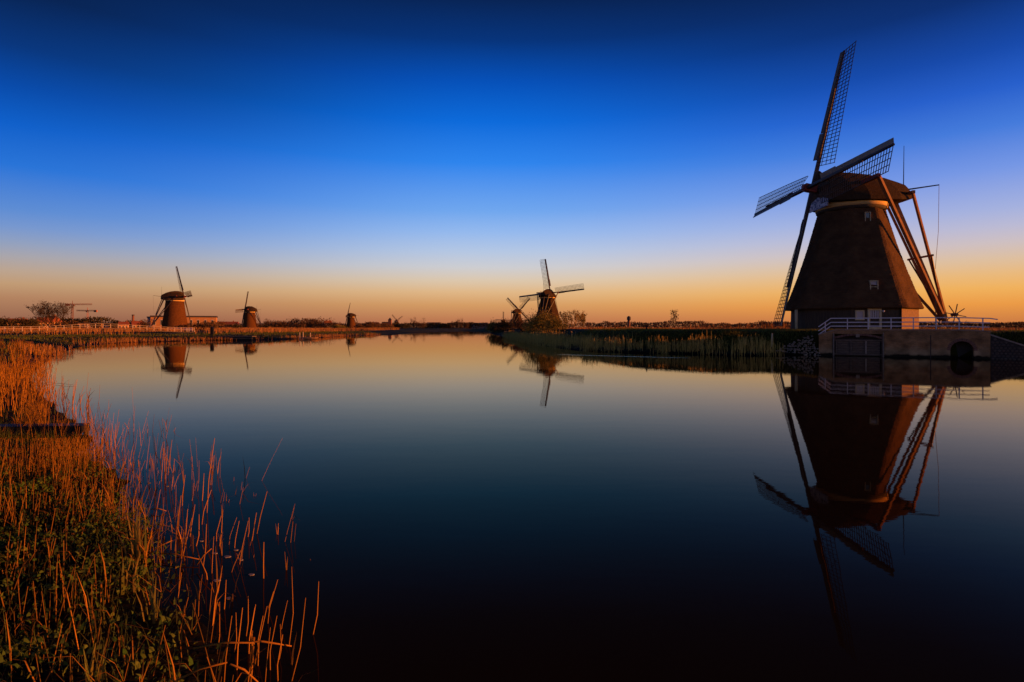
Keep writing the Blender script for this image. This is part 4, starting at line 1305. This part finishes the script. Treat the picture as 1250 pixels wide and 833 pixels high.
for i, ((px, Y, h, w), lb) in enumerate(zip(far, lab_near)):
    bush(px, Y, w * 1.8, h, lb, 'leaf_brown', 60 + i, 500, .35, name='distant_tree', group='distant trees on the horizon')


def far_wood(x0, x1, Y, hmean, label, seed, n=9000, leaf='leaf_brown'):
    """distant wood that reads as one mass"""
    r = np.random.default_rng(seed)
    px = r.uniform(x0, x1, n)
    X = (px - 625) / FPX * Y
    prof_ = hmean * (.45 + .4 * vnoise(X, X * 0, 14, seed) + .25 * vnoise(X, X * 0 + 3, 60, seed + 1) + .25 * vnoise(X, X * 0 + 7, 4, seed + 2))
    z = r.uniform(0, 1, n) ** .8 * prof_
    Yj = Y + r.uniform(-15, 15, n)
    p = np.stack([X, Yj, z + .9], 1)
    a = r.normal(0, .4, (n, 3)); a[:, 2] += 1; a /= np.linalg.norm(a, axis=1)[:, None]
    b = np.cross(a, r.normal(0, 1, (n, 3))); b /= np.linalg.norm(b, axis=1)[:, None]
    s = hmean * .11 * r.uniform(.4, 1.3, (n, 1))
    V = np.stack([p - a * s - b * s * .3, p + a * s - b * s * .3, p + a * s + b * s * .3, p - a * s + b * s * .3], 1).reshape(-1, 3)
    return tag(np_mesh('distant_wood', V, np.arange(n * 4).reshape(-1, 4), leaf, np.repeat(r.uniform(0, 1, n), 4)), label, 'wood', kind='stuff')


far_wood(-60, 130, 520, 9, 'dark line of far trees at the left edge', 1, 7000, 'leaf_dark')
far_wood(130, 320, 620, 6, 'low line of far scrub behind the edge-on mill', 2, 5000)
far_wood(310, 480, 800, 8, 'line of far trees behind the tiny brick mill', 3, 8000)
far_wood(470, 610, 900, 9.5, 'far trees closing the river vista', 4, 7000, 'leaf_dark')
far_wood(600, 720, 700, 7, 'far scrub behind the willow-side mill', 5, 3000)
far_wood(715, 960, 760, 9, 'low far tree line behind the golden reed field', 6, 8000)
far_wood(930, 1010, 700, 9, 'far tree line left of the large mill base', 7, 2500)
far_wood(1080, 1330, 700, 8.5, 'far tree line right of the large mill', 8, 8000)


# ------------------------------------------------------------------ buildings far off
def house(px, Y, w, d, hw, hr, label, wall='wall_tan', roof='roof_red', rot=0., zb=None, windows=3, flat=False, chimney=True, cat='house', name='house'):
    X = (px - 625) / FPX * Y
    z = zat(X, Y) if zb is None else zb
    g = empty(name, (X, Y, z), R(rot))
    tag(g, label, cat)
    MB().box(-w / 2, w / 2, -d / 2, d / 2, -.5, hw).build('wall', wall, g)
    if flat:
        rf = MB().box(-w / 2 - .3, w / 2 + .3, -d / 2 - .3, d / 2 + .3, hw + .003, hw + max(hr, .3)).build('roof', roof, g)
    else:
        rf = MB().add([(-w / 2 - .4, -d / 2 - .5, hw - .2), (w / 2 + .4, -d / 2 - .5, hw - .2), (w / 2 + .4, d / 2 + .5, hw - .2), (-w / 2 - .4, d / 2 + .5, hw - .2), (-w / 2 - .2, 0, hw + hr), (w / 2 + .2, 0, hw + hr)],
                      [(0, 1, 5, 4), (2, 3, 4, 5), (1, 2, 5), (3, 0, 4), (3, 2, 1, 0)]).build('roof', roof, g)
        if chimney: MB().box(w * .25, w * .25 + .8, -.4, .4, hw + hr * .5, hw + hr + .9).build('chimney', 'wall_brick', rf)
    for k in range(windows):
        x = -w / 2 + w * (k + .5) / windows
        ww = min(.7, w / windows * .3)
        f = MB().box(x - ww, x + ww, -d / 2 - .06, -d / 2 + .02, hw * .35, hw * .8).build('window', 'wall_white', g)
        MB().box(x - ww * .82, x + ww * .82, -d / 2 - .09, -d / 2 - .065, hw * .38, hw * .77).build('pane', 'pane', f)
    return g


house(22, 360, 9, 7, 4.2, 2.8, 'orange roofed cottage behind the left edge bushes', 'wall_orange', rot=25)
house(54, 330, 6, 6, 4.4, 2.8, 'left one of two small cottages under the wide bare tree', 'wall_orange', rot=35)
house(64, 335, 7, 6, 4.8, 3.4, 'right one of two small cottages under the wide bare tree', 'wall_orange', rot=-20)
house(110, 430, 13, 8, 4.2, .7, 'flat roofed pale pavilion right of the wide bare tree', 'wall_orange', 'roof_dark', rot=15, flat=True, windows=5)
house(133, 520, 14, 10, 3.2, 2.6, 'low grey roofed shed right of the flat pavilion', 'wall_grey', 'roof_dark', chimney=False)
house(151, 420, 6, 6, 3.2, 2.4, 'small orange house below the round tree crowns', 'wall_orange', rot=30)
house(168, 410, 7, 6, 3.4, 2.6, 'small red roofed house right of the chimney', rot=40)
house(226, 345, 34, 12, 7.4, .9, 'long flat warehouse behind the edge-on mill', 'wall_tan', 'roof_dark', rot=24, flat=True, windows=9, cat='building', name='warehouse')
house(188, 350, 4.5, 7, 7.4, .7, 'dark glazed end block left of the edge-on mill', 'wall_grey', 'roof_dark', rot=10, flat=True, windows=2, cat='building', name='office_block')
house(278, 480, 16, 8, 4.0, 2.4, 'low orange farmhouse left of the small brick mill', 'wall_orange', rot=15)
house(400, 560, 7, 7, 5, 3.2, 'small pale gabled house among the brown shrubs', 'wall_white', rot=35)
house(455, 820, 18, 9, 5, 4, 'long red roofed house left of the church', 'wall_brick', 'roof_red')
house(530, 940, 22, 12, 9, .8, 'flat grey block left of the river vista', 'wall_grey', 'roof_dark', flat=True, windows=6, cat='building', name='apartment_block')
house(545, 960, 18, 10, 5, 3, 'low dark house beside the flat grey block', 'wall_brick', 'roof_dark')
house(586, 900, 26, 12, 8, .8, 'flat dark block right of the river vista', 'wall_grey', 'roof_dark', flat=True, windows=6, cat='building', name='apartment_block')
house(572, 930, 14, 10, 6, 2.5, 'dark house left of the flat dark block', 'wall_brick', 'roof_dark')
# church
X, Y = at(476, 880)
ch = empty('church', (X, Y, zat(X, Y)))
tag(ch, 'small brick church with square tower left of the faint windmill', 'church')
MB().box(-12, -2.5, -4, 4, -.5, 6).build('nave_wall', 'wall_brick', ch)
MB().add([(-12.4, -4.5, 5.8), (-2.4, -4.5, 5.8), (-2.4, 4.5, 5.8), (-12.4, 4.5, 5.8), (-12.2, 0, 10), (-2.4, 0, 10)], [(0, 1, 5, 4), (2, 3, 4, 5), (1, 2, 5), (3, 0, 4), (3, 2, 1, 0)]).build('roof', 'roof_red', ch)
MB().box(-2.4, 2.4, -2.4, 2.4, -.5, 13).build('tower', 'wall_brick', ch)
MB().rings([[(-2.6, -2.6, 13), (2.6, -2.6, 13), (2.6, 2.6, 13), (-2.6, 2.6, 13)], [(-1.2, -1.2, 15.2), (1.2, -1.2, 15.2), (1.2, 1.2, 15.2), (-1.2, 1.2, 15.2)], [(-.1, -.1, 16.6), (.1, -.1, 16.6), (.1, .1, 16.6), (-.1, .1, 16.6)]]).build('spire', 'roof_dark', ch)
# chimney stack
X, Y = at(162.5, 470)
cs = empty('factory_chimney', (X, Y, zat(X, Y)))
tag(cs, 'slim dark chimney rising beside the round tree crowns', 'chimney')
MB().tube([(0, 0, -.5), (0, 0, 11.2)], [1.2, .8], 12).build('shaft', 'wall_brick', cs, True)
MB().tube([(0, 0, 11.2), (0, 0, 12)], [1.0, 1.0], 12).build('rim', 'roof_dark', cs)
# water tower
X, Y = at(767.6, 735)
wt = empty('water_tower', (X, Y, .9))
tag(wt, 'dark water tower with wider head above the golden reed field', 'tower')
MB().tube([(0, 0, -.5), (0, 0, 10.5)], [1.9, 1.6], 16).build('shaft', 'wall_brick', wt, True)
MB().tube([(0, 0, 10.5), (0, 0, 11.4), (0, 0, 14.6), (0, 0, 15.2)], [1.7, 2.5, 2.5, 2.2], 16).build('tank', 'roof_dark', wt, True)
MB().tube([(0, 0, 15.2), (0, 0, 16.4)], [2.2, .3], 16).build('roof', 'roof_dark', wt, True)


def crane(px, Y, py_top, jib_l, jib_r, label, rot, matn):
    X, _ = at(px, Y)
    ht = CAM_H - (py_top - 400) / FPX * Y
    g = empty('tower_crane', (X, Y, 0), R(rot))
    tag(g, label, 'crane', 'tower cranes on the horizon')

    def truss(p, q, s, n):
        m = MB(); p = Vector(p); q = Vector(q); d = (q - p).normalized()
        a = d.orthogonal().normalized(); b = d.cross(a)
        cs_ = [a * s + b * s, a * s - b * s, -a * s - b * s, -a * s + b * s]
        for c in cs_: m.beam(p + c, q + c, s * .35)
        for i in range(n):
            for k in range(4):
                m.beam(p + (q - p) * (i / n) + cs_[k], p + (q - p) * ((i + 1) / n) + cs_[(k + 1) % 4], s * .22)
        return m
    truss((0, 0, 0), (0, 0, ht), 1.0, 14).build('mast', matn, g)
    truss((0, 0, ht), (jib_r, 0, ht + .5), .8, 16).build('jib', matn, g)
    truss((0, 0, ht), (-jib_l, 0, ht), .8, 6).build('counter_jib', matn, g)
    MB().beam((0, 0, ht), (0, 0, ht + 6), .9, .9, .3, .3).build('top_mast', matn, g)
    MB().box(-jib_l - .5, -jib_l + 5, -1, 1, ht - 2.5, ht + .8).build('counterweight', matn, g)
    MB().box(.8, 2.8, -1, 1, ht - 2.2, ht - .2).build('cab', matn, g)
    return g


crane(88.5, 900, 371.8, 9, 27, 'dark tower crane with jib to the right above the bare tree', 14, 'crane_hazed')
crane(107, 1000, 379.5, 18, 22, 'orange-red tower crane right of the dark crane', 172, 'crane_red')

# ------------------------------------------------------------------ white footbridge at left
bA = Vector((*at(-4, 128), 0)); bB = Vector((*at(237, 150), 0))
bd = (bB - bA); bl = bd.length
fb = empty('footbridge', (bA.x, bA.y, 0), math.atan2(bd.y, bd.x))
tag(fb, 'long white wooden footbridge in front of the edge-on mill', 'bridge')
dk = lambda s: 1.45 + .75 * math.exp(-((s - bl * .50) / (bl * .22)) ** 2) - .25 * ss(bl * .7, bl, s)
npst = 27
for i in range(npst):
    s = bl * i / (npst - 1)
    MB().box(s - .07, s + .07, -.9, -.76, dk(s) - .1, dk(s) + 1.05).build('post', 'weathered_white', fb)
    if i % 4 == 1:
        MB().tube([(s, -.5, -1), (s, -.5, dk(s) - .2)], [.14, .14], 8).build('pile', 'black_wood', fb)
for dz in (1.0, .55):
    m = MB()
    for i in range(npst - 1):
        s0 = bl * i / (npst - 1); s1 = bl * (i + 1) / (npst - 1)
        m.beam((s0, -.95, dk(s0) + dz), (s1, -.95, dk(s1) + dz), .05, .07)
    m.build('rail', 'weathered_white', fb)
m = MB()
for i in range(npst - 1):
    s0 = bl * i / (npst - 1); s1 = bl * (i + 1) / (npst - 1)
    m.beam((s0, 0, dk(s0) - .12), (s1, 0, dk(s1) - .12), 1.9, .16)
m.build('deck', 'old_wood', fb)

# white fence at the foot of the edge-on mill
fA = at(206, 205); fB = at(235, 200)
fe = empty('white_fence', (fA[0], fA[1], zat(*fA)))
tag(fe, 'white picket fence panel at the foot of the edge-on mill', 'fence')
for k in range(9):
    f = k / 8
    x = (fB[0] - fA[0]) * f; y = (fB[1] - fA[1]) * f
    MB().box(x - .06, x + .06, y - .06, y + .06, -.1, 1.25).build('post', 'white_paint', fe)
for z in (.45, .8, 1.15):
    MB().beam((0, -.09, z), (fB[0] - fA[0], fB[1] - fA[1] - .09, z), .05, .12).build('rail', 'white_paint', fe)

# landing stage, small jetty with mooring posts, dark sluice post
X, Y = at(290, 104)
ls = empty('landing_stage', (X, Y, 0), R(-4))
tag(ls, 'dark timber landing stage on the far shore below the small brick mill', 'landing stage')
for k in range(14):
    MB().box(-3.2 + k * .46, -3.2 + k * .46 + .43, -.9, -.8 + .015 * (k % 3), -.6, .62).build('sheet_plank', 'black_wood', ls)
MB().box(-3.3, 3.3, -.95, .6, .63, .75).build('deck', 'old_wood', ls)
MB().box(-3.3, 3.3, -1.02, -.955, .3, .42).build('waler', 'old_wood', ls)
X, Y = at(374, 112)
sj = empty('small_jetty', (X, Y, 0), R(3))
tag(sj, 'tiny wooden jetty with pale mooring posts on the far shore', 'jetty')
MB().box(-1.6, 1.1, -.5, .8, .32, .42).build('deck', 'old_wood', sj)
for x, h, m_ in ((-1.1, 1.4, 'weathered_white'), (-.45, 1.4, 'weathered_white'), (.95, 1.25, 'weathered_white'), (-1.5, .6, 'black_wood')):
    MB().tube([(x, -.55, -.6), (x, -.55, h)], [.09, .08], 7).build('mooring_post', m_, sj)
X, Y = at(379, 111)
bt = empty('rowing_boat', (X, Y, 0), R(8))
tag(bt, 'small pale rowing boat moored at the tiny jetty', 'boat')
rgs = []
for x, w, zb in ((-1.3, .35, .05), (-.6, .55, -.05), (.3, .58, -.06), (1.0, .4, .0), (1.5, .04, .2)):
    rgs.append([(x, -w, .42), (x, -w * .8, .1 + zb), (x, 0, zb), (x, w * .8, .1 + zb), (x, w, .42), (x, w * .82, .40), (x, 0, zb + .1), (x, -w * .82, .40)])
MB().rings(rgs).build('hull', 'wall_tan', bt)
for x in (-.5, .5): MB().box(x - .12, x + .12, -.42, .42, .3, .34).build('thwart', 'old_wood', bt)
X, Y = at(259, 112)
sp_ = empty('sluice_post', (X, Y, zat(X, Y)))
tag(sp_, 'dark upright sluice stand on the far shore right of the edge-on mill', 'sluice')
MB().box(-.28, .28, -.25, .25, -.3, 1.35).build('body', 'black_wood', sp_)
MB().prism([(-.36, 1.35), (.36, 1.35), (0, 1.6)], (0, -.3, 0), (1, 0, 0), (0, 0, 1), (0, .6, 0)).build('cap', 'black_wood', sp_)

# fence and mooring posts along the right bank
for px, Y, h, lab, mt in ((942, 50.5, 1.15, 'pale slanting wooden post on the grass below the lower sail', 'frame_cream'), (887, 76, 1.1, 'dark fence post in the golden field left of the lower sail', 'black_wood'),
                          (789, 62, .5, 'short dark stake on the dike left of the slender tree', 'black_wood'), (1240, 62, 1.1, 'dark fence post near the right edge beyond the wing wall', 'black_wood')):
    X = (px - 625) / FPX * Y
    z = zat(X, Y)
    o = MB().tube([(0, 0, -.3), (.03, 0, h * .7), (.05, 0, h), (.05, 0, h + .03)], [.085, .075, .07, .03], 8).build('fence_post', mt, None, True)
    o.location = (X, Y, z)
    tag(o, lab, 'post')
# tall staff with a cross arm beside the capstan (front of the tail)
X, Y = at(1142, 50)
o = MB().tube([(0, 0, 0), (0, 0, 2.75)], [.04, .03], 6).beam((-.16, 0, 2.5), (.16, 0, 2.5), .04).build('thin_staff', 'iron', None)
o.location = (X, Y, PAD_Z - .02)
tag(o, 'thin iron staff with short cross arm in front of the mill tail', 'staff')

# floating specks on the near water
for i, (px, py) in enumerate(((226, 657), (246, 661), (262, 676), (278, 680), (288, 672), (294, 684), (265, 709), (280, 731), (307, 702), (182, 590), (204, 594))):
    X, Y = on_water(px, py)
    m = MB(); k = 7; r = random.uniform(.018, .03)
    m.rings([[(math.cos(t * 6.283 / k) * r * 1.2, math.sin(t * 6.283 / k) * r * random.uniform(.7, 1), z) for t in range(k)] for z in (-.004, .005)])
    o = m.build('floating_leaf', 'wall_grey', None); o.location = (X, Y, .002)
    tag(o, 'tiny pale leaf floating on the dark water among the stalks', 'leaf', 'floating leaves on the near water')
